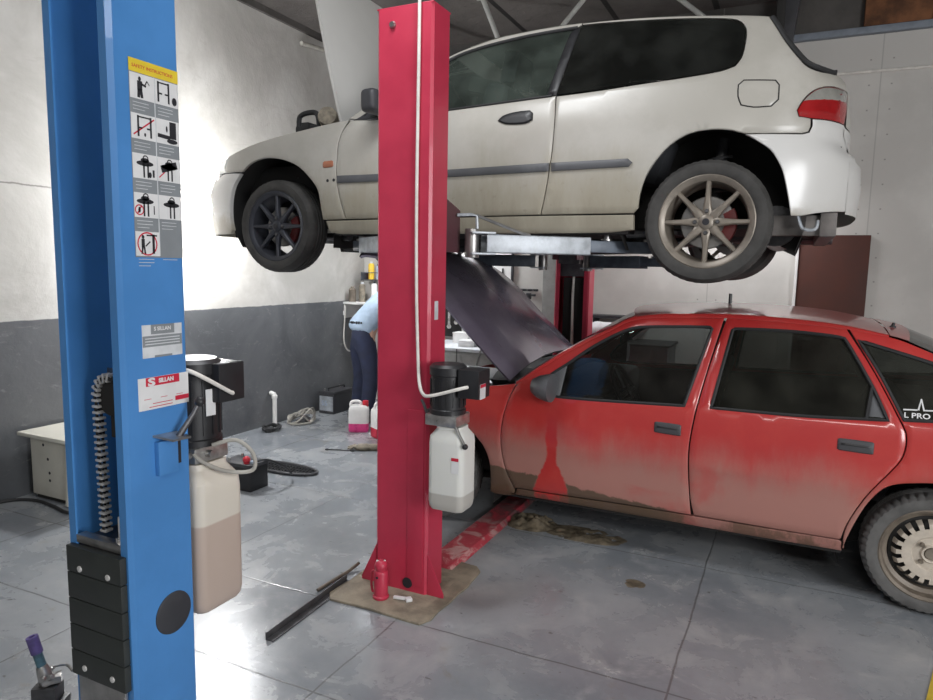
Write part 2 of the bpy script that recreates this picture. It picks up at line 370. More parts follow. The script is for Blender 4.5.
def mat_backwall():
    g=G('grey drywall sheets'); s=g.sep()
    n1=g.noise(1.4,6,.6); n2=g.noise(60,2,.5)
    c=g.mix(g.ss(n1,.35,.65),(.52,.505,.475),(.61,.595,.56))
    c=g.mix(g.ss(s[2],3.18,3.19),c,(.56,.545,.515))
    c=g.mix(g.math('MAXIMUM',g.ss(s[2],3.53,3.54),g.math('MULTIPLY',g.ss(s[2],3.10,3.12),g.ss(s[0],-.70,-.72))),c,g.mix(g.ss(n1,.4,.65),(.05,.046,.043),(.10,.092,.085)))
    c=g.mix(g.math('MULTIPLY',g.ss(n2,.70,.76),.35),c,(.2,.2,.2))
    j=None
    for at in (-1.95,-.72,.52,1.72):
        q=g.ss(g.math('ABSOLUTE',g.math('SUBTRACT',s[0],at)),.003,.006,1,0); j=q if j is None else g.math('MAXIMUM',j,q)
    # screw heads beside the sheet joints
    fz=g.math('ABSOLUTE',g.math('SUBTRACT',g.math('FRACT',g.math('MULTIPLY',s[2],5)),.5)); sc=None
    for at in (-.80,-.64,.44,.60):
        q=g.ss(g.math('ABSOLUTE',g.math('SUBTRACT',s[0],at)),.005,.008,1,0); sc=q if sc is None else g.math('MAXIMUM',sc,q)
    c=g.mix(g.math('MULTIPLY',g.math('MULTIPLY',sc,g.ss(fz,.02,.04,1,0)),.6),c,(.16,.15,.14))
    c=g.mix(g.math('MULTIPLY',j,.4),c,(.22,.22,.21)); g.set(col=c,rough=.75); return g.m
def mat_ceiling():
    g=G('dark dusty roof panels'); s=g.sep()
    n1=g.noise(1.1,6,.6); n2=g.noise(9,5,.7,dist=1)
    c=g.mix(g.ss(n1,.35,.65),(.065,.058,.053),(.12,.108,.10)); c=g.mix(g.math('MULTIPLY',g.ss(n2,.6,.7),.4),c,(.035,.03,.028))
    j=None
    for at in (-3.55,-2.55,-1.65,-.78,.1,1.0):
        q=g.ss(g.math('ABSOLUTE',g.math('SUBTRACT',s[0],at)),.02,.03,1,0); j=q if j is None else g.math('MAXIMUM',j,q)
    c=g.mix(j,c,(.012,.011,.010)); g.set(col=c,rough=.9); g.bump(n2,.4,.03); return g.m
def mat_white():
    g=G('dirty white car paint'); s=g.sep()
    n1=g.noise(2.2,7,.65); n2=g.noise(5,6,.7,stretch=(1,1,.25)); n3=g.noise(24,4,.6)
    base=g.mix(g.ss(n1,.4,.7),(.43,.41,.365),(.51,.49,.445))
    zz=g.math('ADD',s[2],g.math('MULTIPLY',g.math('SUBTRACT',n2,.5),.7))
    d=g.math('MULTIPLY',g.ss(zz,.42,.02),g.ss(s[0],2.55,2.2))
    c=g.mix(g.math('MULTIPLY',d,.75),base,(.32,.285,.205))
    d2=g.math('MULTIPLY',g.ss(zz,.10,-.10),.75); c=g.mix(d2,c,(.27,.245,.19))
    sp=g.math('MULTIPLY',g.ss(n3,.62,.72),g.ss(s[2],.4,.05)); c=g.mix(g.math('MULTIPLY',sp,.45),c,(.25,.22,.17))
    g.set(col=c,rough=g.math('ADD',g.math('MULTIPLY',d,.25),.40),coat=g.math('SUBTRACT',.35,g.math('MULTIPLY',d,.3)),crough=.2); return g.m
def mat_red():
    g=G('muddy red car paint'); s=g.sep()
    n1=g.noise(2.6,7,.68,dist=.6); n2=g.noise(4.5,6,.72,stretch=(1,1,.3)); n3=g.noise(7,7,.7,dist=.8)
    base=g.mix(g.ss(n1,.35,.7),(.45,.030,.030),(.50,.045,.038))
    zz=g.math('ADD',s[2],g.math('MULTIPLY',g.math('SUBTRACT',n2,.5),.34))
    f=g.ss(zz,.74,.44)
    # water has run down from the mirror and washed a streak clean
    w=g.math('ADD',g.ss(s[2],.52,.28,.022,.10),g.math('MULTIPLY',g.math('SUBTRACT',n3,.5),.07))
    st=g.ss(g.math('SUBTRACT',g.math('ABSOLUTE',g.math('SUBTRACT',s[0],.775)),w),.0,.014)
    st=g.math('MAXIMUM',st,g.ss(s[2],.86,.88))
    # film of grey road dust over the lower doors, bare again at the very bottom towards the back
    blob=g.ss(g.noise(1.9,5,.6,dist=.4),.56,.68)
    f=g.math('MULTIPLY',f,g.math('SUBTRACT',1,g.math('MULTIPLY',blob,.45)))
    low=g.math('ADD',s[2],g.math('MULTIPLY',g.math('SUBTRACT',n3,.5),.09))
    f=g.math('MULTIPLY',f,st)
    c=g.mix(g.math('MULTIPLY',f,.66),base,(.34,.25,.205))
    # wet brown mud along the sill under the front door
    lim=g.math('ADD',g.math('MULTIPLY',g.math('SUBTRACT',s[0],.5),-.10),.405)
    m=g.math('MULTIPLY',g.ss(g.math('SUBTRACT',low,lim),.0,-.012),g.ss(s[0],1.6,1.35)); m=g.math('MULTIPLY',m,st)
    c=g.mix(g.math('MULTIPLY',m,.88),c,(.085,.062,.038))
    m2=g.math('MULTIPLY',g.math('MULTIPLY',g.ss(low,.30,.285),g.ss(n2,.44,.56)),.75); c=g.mix(m2,c,(.115,.07,.04))
    g.set(col=c,rough=g.math('ADD',g.math('MULTIPLY',f,.28),.30),coat=g.math('SUBTRACT',.7,g.math('MULTIPLY',f,.65)),crough=.10); return g.m
def mat_glass(name,tint,mixf=.5,film=(.16,.15,.13,1)):
    """tinted car glass: see-through with a sharp reflection and a film of dust"""
    m=bpy.data.materials.new(name); m.use_nodes=True; nt=m.node_tree; nt.nodes.clear()
    o=nt.nodes.new('ShaderNodeOutputMaterial'); t=nt.nodes.new('ShaderNodeBsdfTransparent'); gl=nt.nodes.new('ShaderNodeBsdfGlossy'); d=nt.nodes.new('ShaderNodeBsdfDiffuse')
    t.inputs[0].default_value=(*tint,1); gl.inputs['Roughness'].default_value=.03; d.inputs[0].default_value=film
    fr=nt.nodes.new('ShaderNodeFresnel'); fr.inputs[0].default_value=1.5
    a=nt.nodes.new('ShaderNodeMixShader'); b=nt.nodes.new('ShaderNodeMixShader'); tc=nt.nodes.new('ShaderNodeTexCoord'); nz=nt.nodes.new('ShaderNodeTexNoise'); nz.inputs['Scale'].default_value=5; nz.inputs['Detail'].default_value=6
    mr=nt.nodes.new('ShaderNodeMapRange'); mr.inputs[1].default_value=.4; mr.inputs[2].default_value=.75; mr.inputs[3].default_value=mixf*.3; mr.inputs[4].default_value=mixf
    L=nt.links.new; L(tc.outputs['Object'],nz.inputs['Vector']); L(nz.outputs[0],mr.inputs[0]); L(mr.outputs[0],b.inputs[0]); L(t.outputs[0],b.inputs[1]); L(d.outputs[0],b.inputs[2])
    L(fr.outputs[0],a.inputs[0]); L(b.outputs[0],a.inputs[1]); L(gl.outputs[0],a.inputs[2]); L(a.outputs[0],o.inputs[0]); return m
def mat_tank(name,level,cl=(.74,.74,.70),fl=(.50,.48,.44)):
    g=G(name); s=g.sep(); n=g.noise(9,4,.6,stretch=(1,1,.2))
    z=g.math('ADD',s[2],g.math('MULTIPLY',g.math('SUBTRACT',g.noise(2,2),.5),.01))
    c=g.mix(g.ss(z,level-.004,level+.004),fl,cl); c=g.mix(g.math('MULTIPLY',g.ss(n,.4,.7),.12),c,(.55,.53,.48))
    g.set(col=c,rough=.45,sub=.25); g.b.inputs['Subsurface Radius'].default_value=(.05,.05,.04); return g.m
def mat_hood():
    g=G('dull purple bonnet paint'); n=g.noise(3,7,.65); n2=g.noise(11,5,.7,dist=1.5)
    c=g.mix(g.ss(n,.35,.7),(.27,.225,.30),(.33,.29,.36)); c=g.mix(g.math('MULTIPLY',g.ss(n2,.64,.72),.4),c,(.06,.04,.05))
    g.set(col=c,rough=.22,metal=.5,coat=.3,crough=.10); return g.m
def mat_strip():
    g=G('worn red painted steel cover'); n=g.noise(7,7,.7,dist=1); n2=g.noise(70,2,.5)
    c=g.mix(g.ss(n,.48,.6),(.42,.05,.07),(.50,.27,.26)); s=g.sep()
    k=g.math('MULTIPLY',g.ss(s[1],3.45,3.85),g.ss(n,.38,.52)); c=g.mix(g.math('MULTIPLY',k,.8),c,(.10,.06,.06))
    g.set(col=c,rough=g.ss(n,.4,.6,.28,.5),spec=.6); g.bump(n,.4,.01); return g.m
M=dict(
 red=plain('red lift enamel',(.50,.032,.070),.42,var=.07,scale=5,coat=.12),
 blue=plain('blue lift enamel',(.065,.235,.55),.42,var=.06,scale=5,coat=.15),
 black=plain('black plastic',(.018,.018,.02),.42), rubber=plain('black rubber',(.022,.022,.023),.62,bump=.1),
 tyre=plain('dusty tyre rubber',(.050,.048,.045),.75,var=.3,scale=9,bump=.15), tyre2=plain('grey dusty tyre rubber',(.095,.093,.09),.75,var=.3,scale=9,bump=.15),
 dark=plain('dark underbody',(.022,.021,.02),.8), darkgrey=plain('dark grey trim plastic',(.05,.05,.055),.5),
 mould=plain('grey body moulding',(.105,.108,.115),.5,scale=4),
 galv=plain('galvanised steel',(.44,.47,.50),.42,.25,var=.25,scale=16), steel=plain('bare steel',(.42,.41,.40),.35,.9,var=.2), chrome=plain('bright chain steel',(.72,.71,.69),.3,.35),
 dsteel=plain('dark oily steel',(.12,.12,.125),.42,.7,var=.25), navyarm=plain('dark blue grey steel arm',(.10,.12,.15),.42,.2,var=.25),
 bronze=plain('dull bronze alloy',(.235,.205,.17),.42,.35,var=.15), gun=plain('dark gunmetal alloy',(.055,.058,.07),.40,.4),
 valance=plain('grey brown undertray',(.17,.155,.145),.6,var=.2), disc=plain('brake disc steel',(.30,.29,.28),.4,.8), caliper=plain('red brake caliper',(.12,.016,.016),.5),
 beige=plain('beige steel wheel',(.52,.46,.385),.55,var=.12,scale=20), rimdark=plain('rusty rim edge',(.17,.14,.11),.5,.2,var=.25),
 lamp_red=plain('red lamp lens',(.33,.012,.014),.12,coat=.6), lamp_clear=plain('grey reversing lens',(.27,.265,.24),.14,coat=.6), orange=plain('amber marker lens',(.42,.17,.10),.25),
 lampwhite=plain('headlamp glass',(.75,.77,.78),.08,coat=1.), white=plain('white plastic',(.80,.79,.77),.4,var=.04), whitepl=plain('white printed film',(.72,.72,.72),.4,var=.05), grey=plain('grey printed film',(.23,.25,.265),.45,var=.06),
 yellow=plain('yellow printed film',(.75,.56,.04),.45,var=.05), yellowpaint=plain('yellow floor paint',(.62,.45,.05),.6,var=.15), ink=plain('black ink',(.02,.02,.025),.5), inkred=plain('red ink',(.55,.02,.05),.45,var=.04), pale=plain('pale grey ink',(.6,.62,.64),.5),
 cream=plain('cream painted metal',(.66,.64,.56),.5,var=.06,scale=6), alum=plain('cast aluminium',(.52,.51,.49),.35,.85,var=.2,scale=30),
 cable=plain('off white cable',(.72,.69,.64),.5), greycable=plain('grey cable',(.38,.36,.32),.6,var=.2),
 brownboard=plain('dark brown laminate',(.075,.023,.015),.75,var=.18,scale=3), beam=plain('grey blue painted beam',(.21,.24,.28),.5), brick=plain('rusty insulation board',(.15,.065,.03),.9,var=.5,scale=7),
 skin=plain('skin',(.50,.30,.22),.5), shirt=plain('light blue work shirt',(.36,.46,.58),.85,var=.12,scale=10), navy=plain('navy work trousers',(.022,.028,.060),.85,var=.25,scale=9), hair=plain('dark hair',(.03,.022,.018),.7),
 purple=plain('chipped purple paint',(.11,.08,.24),.5,var=.25,scale=30), teal=plain('worn teal paint',(.07,.15,.19),.5,var=.35,scale=30),
 pink=plain('pink coolant',(.78,.06,.26),.3), glove=plain('dirty canvas glove',(.23,.20,.155),.9,var=.35,scale=25), mud=plain('wet brown soil',(.13,.105,.07),.7,var=.4,scale=22,bump=.6),
 concrete=plain('brown stained concrete',(.25,.21,.155),.7,var=.3,scale=10,bump=.4), workshop=plain('grey bench paint',(.25,.25,.24),.55), bluelabel=plain('pale blue label',(.42,.50,.62),.5), redcap=plain('red plastic cap',(.62,.03,.05),.35),
 seat=plain('grey seat fabric',(.035,.037,.042),.9), spray=plain('yellow can',(.75,.50,.04),.4), bag=plain('white plastic sack',(.74,.74,.76),.5,bump=.5), wood=plain('pale truss tube',(.40,.40,.38),.5), plugm=plain('dark round plug',(.035,.036,.042),.6),
 padr=plain('black slider block',(.028,.032,.03),.5), cordg=plain('wire grey',(.2,.2,.2),.5),
)
M['floor']=mat_floor(); M['wleft']=mat_leftwall(); M['wback']=mat_backwall(); M['ceil']=mat_ceiling(); M['wpaint']=mat_white(); M['rpaint']=mat_red(); M['hood']=mat_hood(); M['strip']=mat_strip()
M['gl_front']=mat_glass('green tinted window glass',(.66,.76,.70),.34,(.17,.21,.18,1)); M['gl_dark']=mat_glass('dark privacy glass',(.13,.15,.14),.20,(.10,.105,.095,1)); M['gl_red']=mat_glass('dusty window glass',(.58,.62,.62),.12); M['gl_redr']=mat_glass('dark dusty window glass',(.24,.26,.25),.22,(.13,.13,.105,1))
M['tank_r']=mat_tank('translucent oil tank plastic',.560); M['tank_b']=mat_tank('yellowed oil tank plastic',.735,(.66,.61,.53),(.50,.40,.34))
def mat_wpaintplain(): return plain('clean white paint',(.62,.61,.58),.35,var=.03,scale=2,coat=.5)
M['wclean']=mat_wpaintplain()

def mat_bumper():
    g=G('white bumper paint'); s=g.sep(); n=g.noise(6,6,.7); n2=g.noise(2,3)
    c=g.mix(g.ss(n2,.3,.7),(.62,.61,.585),(.66,.65,.63)); z=g.math('ADD',s[2],g.math('MULTIPLY',g.math('SUBTRACT',n,.5),.25))
    # brown road dirt near the wheel opening and the lower edge
    d=g.math('MULTIPLY',g.ss(z,.10,-.02),g.math('MAXIMUM',g.ss(s[0],3.1,2.9),.25)); c=g.mix(g.math('MULTIPLY',d,.7),c,(.33,.28,.18))
    g.set(col=c,rough=.32,coat=.4,crough=.15); return g.m
M['wbump']=mat_bumper()
# ---------------------------------------------------------------- the setting
LX,BY,CZ=-4.5,6.65,3.86
def wallbox(name,mat,*b): return struct(MB().bx(*b).build(name,M[mat]))
wallbox('floor','floor',LX-.2,4.6,-3.6,BY+.2,-.15,0)
wallbox('wall_left','wleft',LX-.2,LX,-3.6,BY+.2,0,CZ)
wallbox('wall_back','wback',LX,4.6,BY,BY+.2,0,CZ)
wallbox('wall_right','wback',4.4,4.6,-3.6,BY,0,CZ)
wallbox('wall_front','wback',LX,4.4,-3.6,-3.4,0,CZ)
wallbox('ceiling','ceil',LX-.2,4.6,-3.6,BY+.2,CZ,CZ+.15)
b=MB(); b.bx(-1.2,4.4,BY-.06,BY,3.495,3.55); struct(b.build('trim_1',M['beam'],bevel=.006))
b=MB(); b.bx(LX,LX+.03,-3.4,BY,3.80,CZ); struct(b.build('trim_2',M['wback']))
# pilaster by the far post
b=MB(); b.bx(-2.30,-2.03,BY-.06,BY,0,CZ); struct(b.build('trim_3',M['workshop'],bevel=.004))
# brown door leaf with pale edge and its frame
d=thing('door_1','dark brown laminate door with a pale edge in the grey back wall','door',(.28,BY,0)); del d['label'],d['category']; struct(d)
MB().bx(-.26,.27,-.045,-.005,.02,1.885).build('door_leaf',M['brownboard'],d,bevel=.003)
MB().bx(-.285,-.262,-.06,0,0,1.90).build('door_frame',M['white'],d,bevel=.003)
b=MB(); b.lathe([(0,0),(.022,0),(.024,.02),(.01,.03),(.01,.05)],(-.2,-.045,1.0),(0,-1,0),16); b.box((-.16,-.095,1.0),(.12,.016,.02)); b.build('door_handle',M['steel'],d)
o=MB().tube([(.10,BY-.012,3.208),(.5,BY-.012,3.207),(1.2,BY-.012,3.2),(3,BY-.012,3.2)],.012,10).build('wall_conduit',M['cable']); tag(o,'pale thin conduit running level across the upper grey back wall','conduit')
t=thing('insulation_board','rusty brown insulation board above the grey blue wall beam','board',(.60,BY,3.552))
b=MB(); b.box((0,-.03,.125),(.47,.05,.25)); b.build('board',M['brick'],t,bevel=.006); MB().box((.255,-.04,.125),(.04,.07,.25)).build('batten',M['cream'],t,bevel=.004)
# pale diagonal roof braces
for i,(x0,x1,z0,z1,y,lab) in enumerate(((-2.585,-2.278,3.86,3.15,5.6,'pale roof brace nearest the red post, leaning right as it drops'),(-1.71,-2.40,3.86,3.15,5.85,'pale roof brace above the white car door, leaning left as it drops'),(-1.096,-.32,3.86,3.20,6.1,'pale roof brace above the rear side window of the white car'))):
    t=thing('roof_brace',lab,'brace',(x0,y,z0),group='roof braces')
    MB().tube([(0,0,0),(x1-x0,.02,z1-z0)],.021,10).build('brace_tube',M['wood'],t); MB().box((0,0,-.006),(.12,.08,.012)).build('brace_plate',M['wood'],t,bevel=.002)
t=thing('roof_purlin','dark steel purlin crossing the ceiling above the white car','purlin',(0,5.85,3.13)); MB().bx(-3.3,-.2,-.03,.03,-.04,.02).build('purlin_bar',M['dark'],t,bevel=.004); pieces(MB().bx(-3.3,-3.24,-.03,.03,.02,.73).bx(-.26,-.2,-.03,.03,.02,.73),'hanger',M['dark'],t,bevel=.004)
t=thing('ceiling_stanchion','dark steel stanchion hanging from the ceiling behind the rear of the white car','stanchion',(-.20,6.4,3.86)); MB().box((0,0,-.42),(.11,.11,.84),Matrix.Rotation(.10,4,'Y')).build('stanchion_bar',M['darkgrey'],t,bevel=.01); MB().bx(-.11,.11,-.09,.09,-.012,0).build('stanchion_plate',M['darkgrey'],t)
o=MB().tube([(LX+.035,5.52,3.68),(LX+.035,5.7,3.70),(LX+.05,6.15,3.74),(LX+.06,6.5,3.76)],.022,10).build('wall_pipe',M['greycable']); tag(o,'short thin pipe high on the left wall beside the raised white bonnet','pipe')
# concrete patch and floor cover
b=MB(); n=40; vs=[]
for i in range(n):
    a=2*PI*i/n; ca,sa=math.cos(a),math.sin(a); k=1/max(abs(ca)/.27,abs(sa)/.32); k=min(k,.40); k*=1+.09*noise.noise(V((ca*2,sa*2,3)))
    vs.append((-1.615+ca*k,2.785+sa*k))
b.prism(vs,0,.012); o=b.build('concrete_pad',M['concrete'],bevel=.004); tag(o,'rough brown stained concrete pad under the near red post','pad')
b=MB(); pr=[(-1.665,0),(-1.64,.028),(-1.50,.028),(-1.475,0)]
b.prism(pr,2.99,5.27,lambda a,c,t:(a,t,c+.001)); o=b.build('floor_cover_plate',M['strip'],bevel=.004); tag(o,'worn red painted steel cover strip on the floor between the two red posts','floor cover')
o=MB().prism([(.70,3.40),(.606,3.101),(.548,2.866),(.50,2.70),(.66,2.66),(.80,3.36)],.0005,.003).build('floor_marking',M['yellowpaint']); tag(o,'yellow painted mark on the floor at the right edge','floor marking')
# ---------------------------------------------------------------- lift posts
def c_column(mb,w,d,z0,z1,t=.006,lip=.042,ch=.012):
    """open channel, back at y=+d/2, mouth towards -y"""
    x,y=w/2,d/2
    P=[(-x+ch,y),(x-ch,y),(x,y-ch),(x,-y+ch),(x-ch,-y),(x-lip,-y),(x-lip,-y+t),(x-ch-t*.5,-y+t),(x-t,-y+ch+t*.5),(x-t,y-ch-t*.5),(x-ch-t*.5,y-t),(-x+ch+t*.5,y-t),(-x+t,y-ch-t*.5),(-x+t,-y+ch+t*.5),(-x+ch+t*.5,-y+t),(-x+lip,-y+t),(-x+lip,-y),(-x+ch,-y),(-x,-y+ch),(-x,y-ch)]
    mb.prism(P,z0,z1); return mb
def power_unit(root,o,ax,tankm,w=.22,d=.19,z0=.42,zt=.84,zm=1.12,boxdir=(1,0),r=.088,tx=0.):
    """oil tank, valve block, motor, switch box; o = centre (x,y) in the post's frame"""
    x,y=o
    b=MB(); h=zt-z0
    for (a,bz,sx) in ((z0,z0+.03,.86),):
        pass
    def ring(z,sx,sy,n=6): 
        rc=.03; out=[]
        for cx,cy,a0 in ((1,1,0),(-1,1,90),(-1,-1,180),(1,-1,270)):
            for i in range(n+1):
                a=math.radians(a0+90*i/n); out.append((x+tx+cx*(sx/2-rc)+rc*math.cos(a),y+cy*(sy/2-rc)+rc*math.sin(a),z))
        return out
    prof=[(z0,.90,.88),(z0+.012,.97,.96),(z0+.035,1,1),(z0+h*.80,1,1),(z0+h*.88,.97,.97),(z0+h*.955,.72,.78),(z0+h*.965,.70,.76),(zt,.70,.76)]
    rows=[ring(z,w*a,d*c) for z,a,c in prof]; b.grid(rows,closed=True); n=len(rows[0]); b.f.append(tuple(range(n-1,-1,-1))); k=(len(rows)-1)*n; b.f.append(tuple(range(k,k+n)))
    pu=MB().box((x,y,zt+.028),(.155,.14,.05)).build('power_unit',M['alum'],root,bevel=.006)
    b.build('oil_tank',tankm,pu)
    b=MB()
    for i in range(4): b.cyl((x-.055+.036*i,y-.068,zt+.024+.008*(i%2)),(x-.055+.036*i,y-.092,zt+.024+.008*(i%2)),.013,.011,12)
    b.cyl((x+.078,y-.02,zt+.03),(x+.10,y-.02,zt+.03),.012,.012,12); b.build('valve_fitting',M['steel'],pu,bevel=.001)
    b=MB(); zb=zt+.053; b.lathe([(0,zb),(r,zb),(r,zb+.02),(r-.004,zb+.024),(r-.004,zm-.05),(r+.002,zm-.046),(r+.002,zm-.012),(r-.012,zm),(0,zm)],(x,y,0),(0,0,1),40)
    for i in range(16):
        a=2*PI*i/16; b.box((x+(r-.003)*math.cos(a),y+(r-.003)*math.sin(a),(zb+zm-.03)/2),(.006,.004,zm-zb-.10),a)
    b.build('motor',M['black'],pu)
    bxx,byy=boxdir; c=(x+bxx*(r+.045),y+byy*(r+.045),zm-.075); b=MB(); b.box(c,(.10+.02*abs(byy),.10+.02*abs(bxx),.125)); sb=b.build('switch_box',M['black'],pu,bevel=.006)
    MB().cyl((c[0],c[1]-.05,c[2]-.005),(c[0],c[1]-.072,c[2]-.012),.010,.009,12).build('cable_gland',M['darkgrey'],pu)
    return pu,c,zb
def arm(root_xy,pad_xy,z,_,outer,inner,ext=.2,z_up=.045):
    """a telescopic lift arm from its pivot to the pad that carries the sill"""
    p=V((root_xy[0]-PCX,root_xy[1]-4.08,z)); q=V((pad_xy[0]-PCX,pad_xy[1]-4.08,z)); L=(q-p).length; a=math.atan2(q.y-p.y,q.x-p.x)
    w,h,th,x0,x1=.11,.088,.008,.06,L*.84
    b=MB()
    b.bx(x0,x1,-w/2,w/2,h/2-th,h/2).bx(x0,x1,-w/2,w/2,-h/2,-h/2+th).bx(x0,x1,-w/2,-w/2+th,-h/2,h/2).bx(x0,x1,w/2-th,w/2,-h/2,h/2)
    t=b.build('lift_arm',M[outer],LIFT,bevel=.003,weld=False); t.location=p; t.rotation_euler=(0,0,a)
    b=MB(); b.bx(L*.55,L+ext,-.045,.045,-.030,.030); b.build('inner_tube',M[inner],t,bevel=.005)
    MB().cyl((0,0,-.07),(0,0,.07),.035,.035,24).build('pivot_pin',M['steel'],t,bevel=.003)
    MB().bx(-.02,.10,-.07,.07,.045,.055).build('pivot_lug',M['galv'],t,bevel=.003); MB().bx(-.02,.10,-.07,.07,-.055,-.045).build('pivot_lug',M['galv'],t,bevel=.003)
    b=MB(); b.cyl((L,0,.03),(L,0,.03+z_up*.6),.017,.017,16); b.cyl((L,0,.03),(L,0,.042),.03,.03,20); b.build('lift_pad_screw',M['steel'],t,bevel=.001)
    b=MB(); b.cyl((L,0,.03+z_up*.55),(L,0,.03+z_up),.052,.058,24); b.build('lift_pad',M['rubber'],t,bevel=.003)
    b=MB(); b.cyl((L+ext-.03,0,-.03),(L+ext-.03,0,.045),.012,.012,12); b.build('stop_bolt',M['steel'],t,bevel=.001)
    if outer=='galv' and pad_xy[0]>root_xy[0]:
        b=MB(); b.tube([(-.07,.03,.135),(.0,.03,.14),(.03,.03,.135),(.035,.03,.06),(.035,.03,.046)],.008,8); g=b.build('arm_guard',M['galv'],t)
        b=MB(); b.tube([(.03,.03,.137),(.26,.0,.055),(.30,.0,.047)],.008,8); b.build('guard_stay',M['steel'],t)
    return t
PX0,PX1,PY,PD,PH=-1.752,-1.468,2.688,.165,2.68; PCX=(PX0+PX1)/2
LIFT=thing('two_post_lift','red two post lift holding up the white car, oil tank on its near post','car lift',(PCX,4.08,0))
def put(o,y0,flip): o.location=(0,y0-4.08,0); o.rotation_euler=(0,0,PI if flip else 0); return o
shade_red=plain('red steel darkened for shade',(.10,.035,.045),.5)  # red carriage paint with its shade mixed into the base colour
def red_post(y0,flip):
    w=PX1-PX0; x=w/2
    b=MB(); c_column(b,w,PD,.012,PH); t=put(b.build('column',M['red'],LIFT),y0,flip)
    b=MB(); b.prism([(-x,-PD/2),(x,-PD/2),(x,PD/2),(-x,PD/2)],PH,PH+.006); b.build('column_cap',M['red'],t,bevel=.001)
    MB().bx(-.20,.20,-.14,.12,.002,.0125).build('base_plate',M['concrete'],t,bevel=.003)
    for sx,xx in ((-1,-w/2),(1,w/2)):
        b=MB(); b.prism([(0,.013),(.085,.013),(.085,.03),(.0,.21)],-.004,.004,lambda a,c,k,sx=sx,xx=xx:(xx+sx*a,PD/2-.012+k,c)); b.build('gusset',M['red'],t,bevel=.001)
    # carriage that slides in the channel and carries the arms
    b=MB(); b.bx(-.115,.115,-PD/2+.02,PD/2-.03,1.50,2.30); b.bx(-.085,.085,-PD/2-.10,-PD/2+.03,1.60,1.74)
    cg=put(b.build('carriage',M['dsteel'],LIFT,bevel=.004,weld=False),y0,flip)
    for k in (-.088,.100):
        b=MB(); b.prism([(0,1.63),(.215,1.63),(.215,1.835),(.0,1.90)],-.012,.0,lambda a,c,q,k=k:(k+q,-PD/2-a,c)); b.build('carriage_cheek',shade_red,cg,bevel=.002)
    return t
POST=(PCX,PY+PD/2)
post=red_post(POST[1],True)
def loc(X,Y,Z): return V((POST[0]-X,POST[1]-Y,Z))     # world point in the frame of the near post
c0=loc(-1.505,2.66,0); MB().bx(loc(-1.488,0,0).x,loc(-1.575,0,0).x,PD/2-.001,PD/2+.004,.05,.90).build('cover_plate',M['red'],post,bevel=.002)
b=MB(); b.lathe([(0,.012),(.012,.012),(.016,.004),(.016,0)],(.060,PD/2,2.61),(0,1,0),16); b.build('bolt',M['steel'],post)
MB().box((-PX1+PCX-.0005,.02,1.36),(.001,.035,.085)).build('rating_label',M['pale'],post)
b=MB(); b.cyl((-.04,PD/2-.004,.055),(-.04,PD/2+.0055,.055),.026,.026,20); b.build('cable_hole',M['ink'],post)
UX,UY=-1.352,2.655
ul=loc(UX,UY,0)
pu,bc,zb=power_unit(LIFT,(ul.x,ul.y),1,M['tank_r'],boxdir=(-1,0),w=.175,d=.15,z0=.485,zt=.862,zm=1.135,r=.081,tx=-.025)
put(pu,POST[1],True)
pt=[loc(-1.44,2.70,.90),loc(-1.462,2.70,.90),loc(-1.462,2.76,.90)]
MB().box((loc(-1.448,2.715,0).x,loc(0,2.715,0).y,.89),(.045,.07,.05)).build('mounting_bracket',M['dsteel'],pu,bevel=.003)
b=MB(); b.tube([loc(UX+.07,UY-.06,.875),loc(UX+.095,UY-.07,.835),loc(UX+.118,UY-.07,.80)],.006,8); b.build('release_lever',M['steel'],pu); b=MB(); b.sphere(loc(UX+.122,UY-.07,.790),.013,14,10); b.build('lever_knob',M['black'],pu)
b=MB(); b.box((bc[0]-.0515,bc[1]+.02,bc[2]-.03),(.002,.055,.065)); b.build('switch_label',M['whitepl'],pu); b=MB(); b.box((bc[0]-.0530,bc[1]+.02,bc[2]-.005),(.001,.055,.014)); b.build('switch_label_band',M['inkred'],pu)
b=MB(); b.tube([loc(-1.495,2.672,.955),loc(-1.475,2.66,.935),loc(-1.44,2.63,.90),loc(UX-.05,UY-.05,.885)],.007,8,sm=4); b.build('hydraulic_line',M['dsteel'],pu)
# white mains cable down the face of the near post
bw=V((POST[0]-bc[0],POST[1]-bc[1],bc[2])); gx,gy,gz=bw
MB().box((loc(UX+.078,0,0).x,loc(0,UY-.0765,0).y,.70),(.035,.002,.07)).build('tank_label',M['whitepl'],pu); MB().box((loc(UX+.078,0,0).x,loc(0,UY-.078,0).y,.728),(.035,.0015,.014)).build('tank_label_band',M['inkred'],pu)
pts=[(-1.530,PY-.01,3.86),(-1.530,PY-.012,3.2),(-1.529,PY-.012,2.64),(-1.532,PY-.012,2.2),(-1.534,PY-.012,1.8),(-1.530,PY-.012,1.45),(-1.522,PY-.014,1.25),(-1.507,PY-.03,1.12),(-1.478,PY-.07,1.045),(-1.435,PY-.115,1.005),(-1.38,PY-.14,1.005),(gx-.02,gy-.09,gz-.014),(gx,gy-.066,gz-.01)]
o=MB().tube(pts,.0075,10,sm=6).build('power_cable',M['cable']); tag(o,'white power cable hanging down the near red post to its motor','cable')
rear=red_post(5.316+PD/2,False); MB().bx(-.085,.085,-.02,.06,.02,1.49).build('dark_insert',M['dark'],rear)  # dark plate added to imitate the shade inside the far channel
b=MB(); b.cyl((.0,0,.05),(.0,0,1.15),.03,.03,20); b.build('lift_cylinder',M['dark'],rear); b=MB(); b.tube([(.015,-.04,.60),(.01,-.05,1.0),(.0,-.04,1.3),(.0,-.03,1.5)],.011,8,sm=4); b.build('hose',M['cable'],rear)
zarm=1.675
arm((-1.43,3.04),(-.885,3.515),zarm,None,'galv','navyarm',.25,.055)
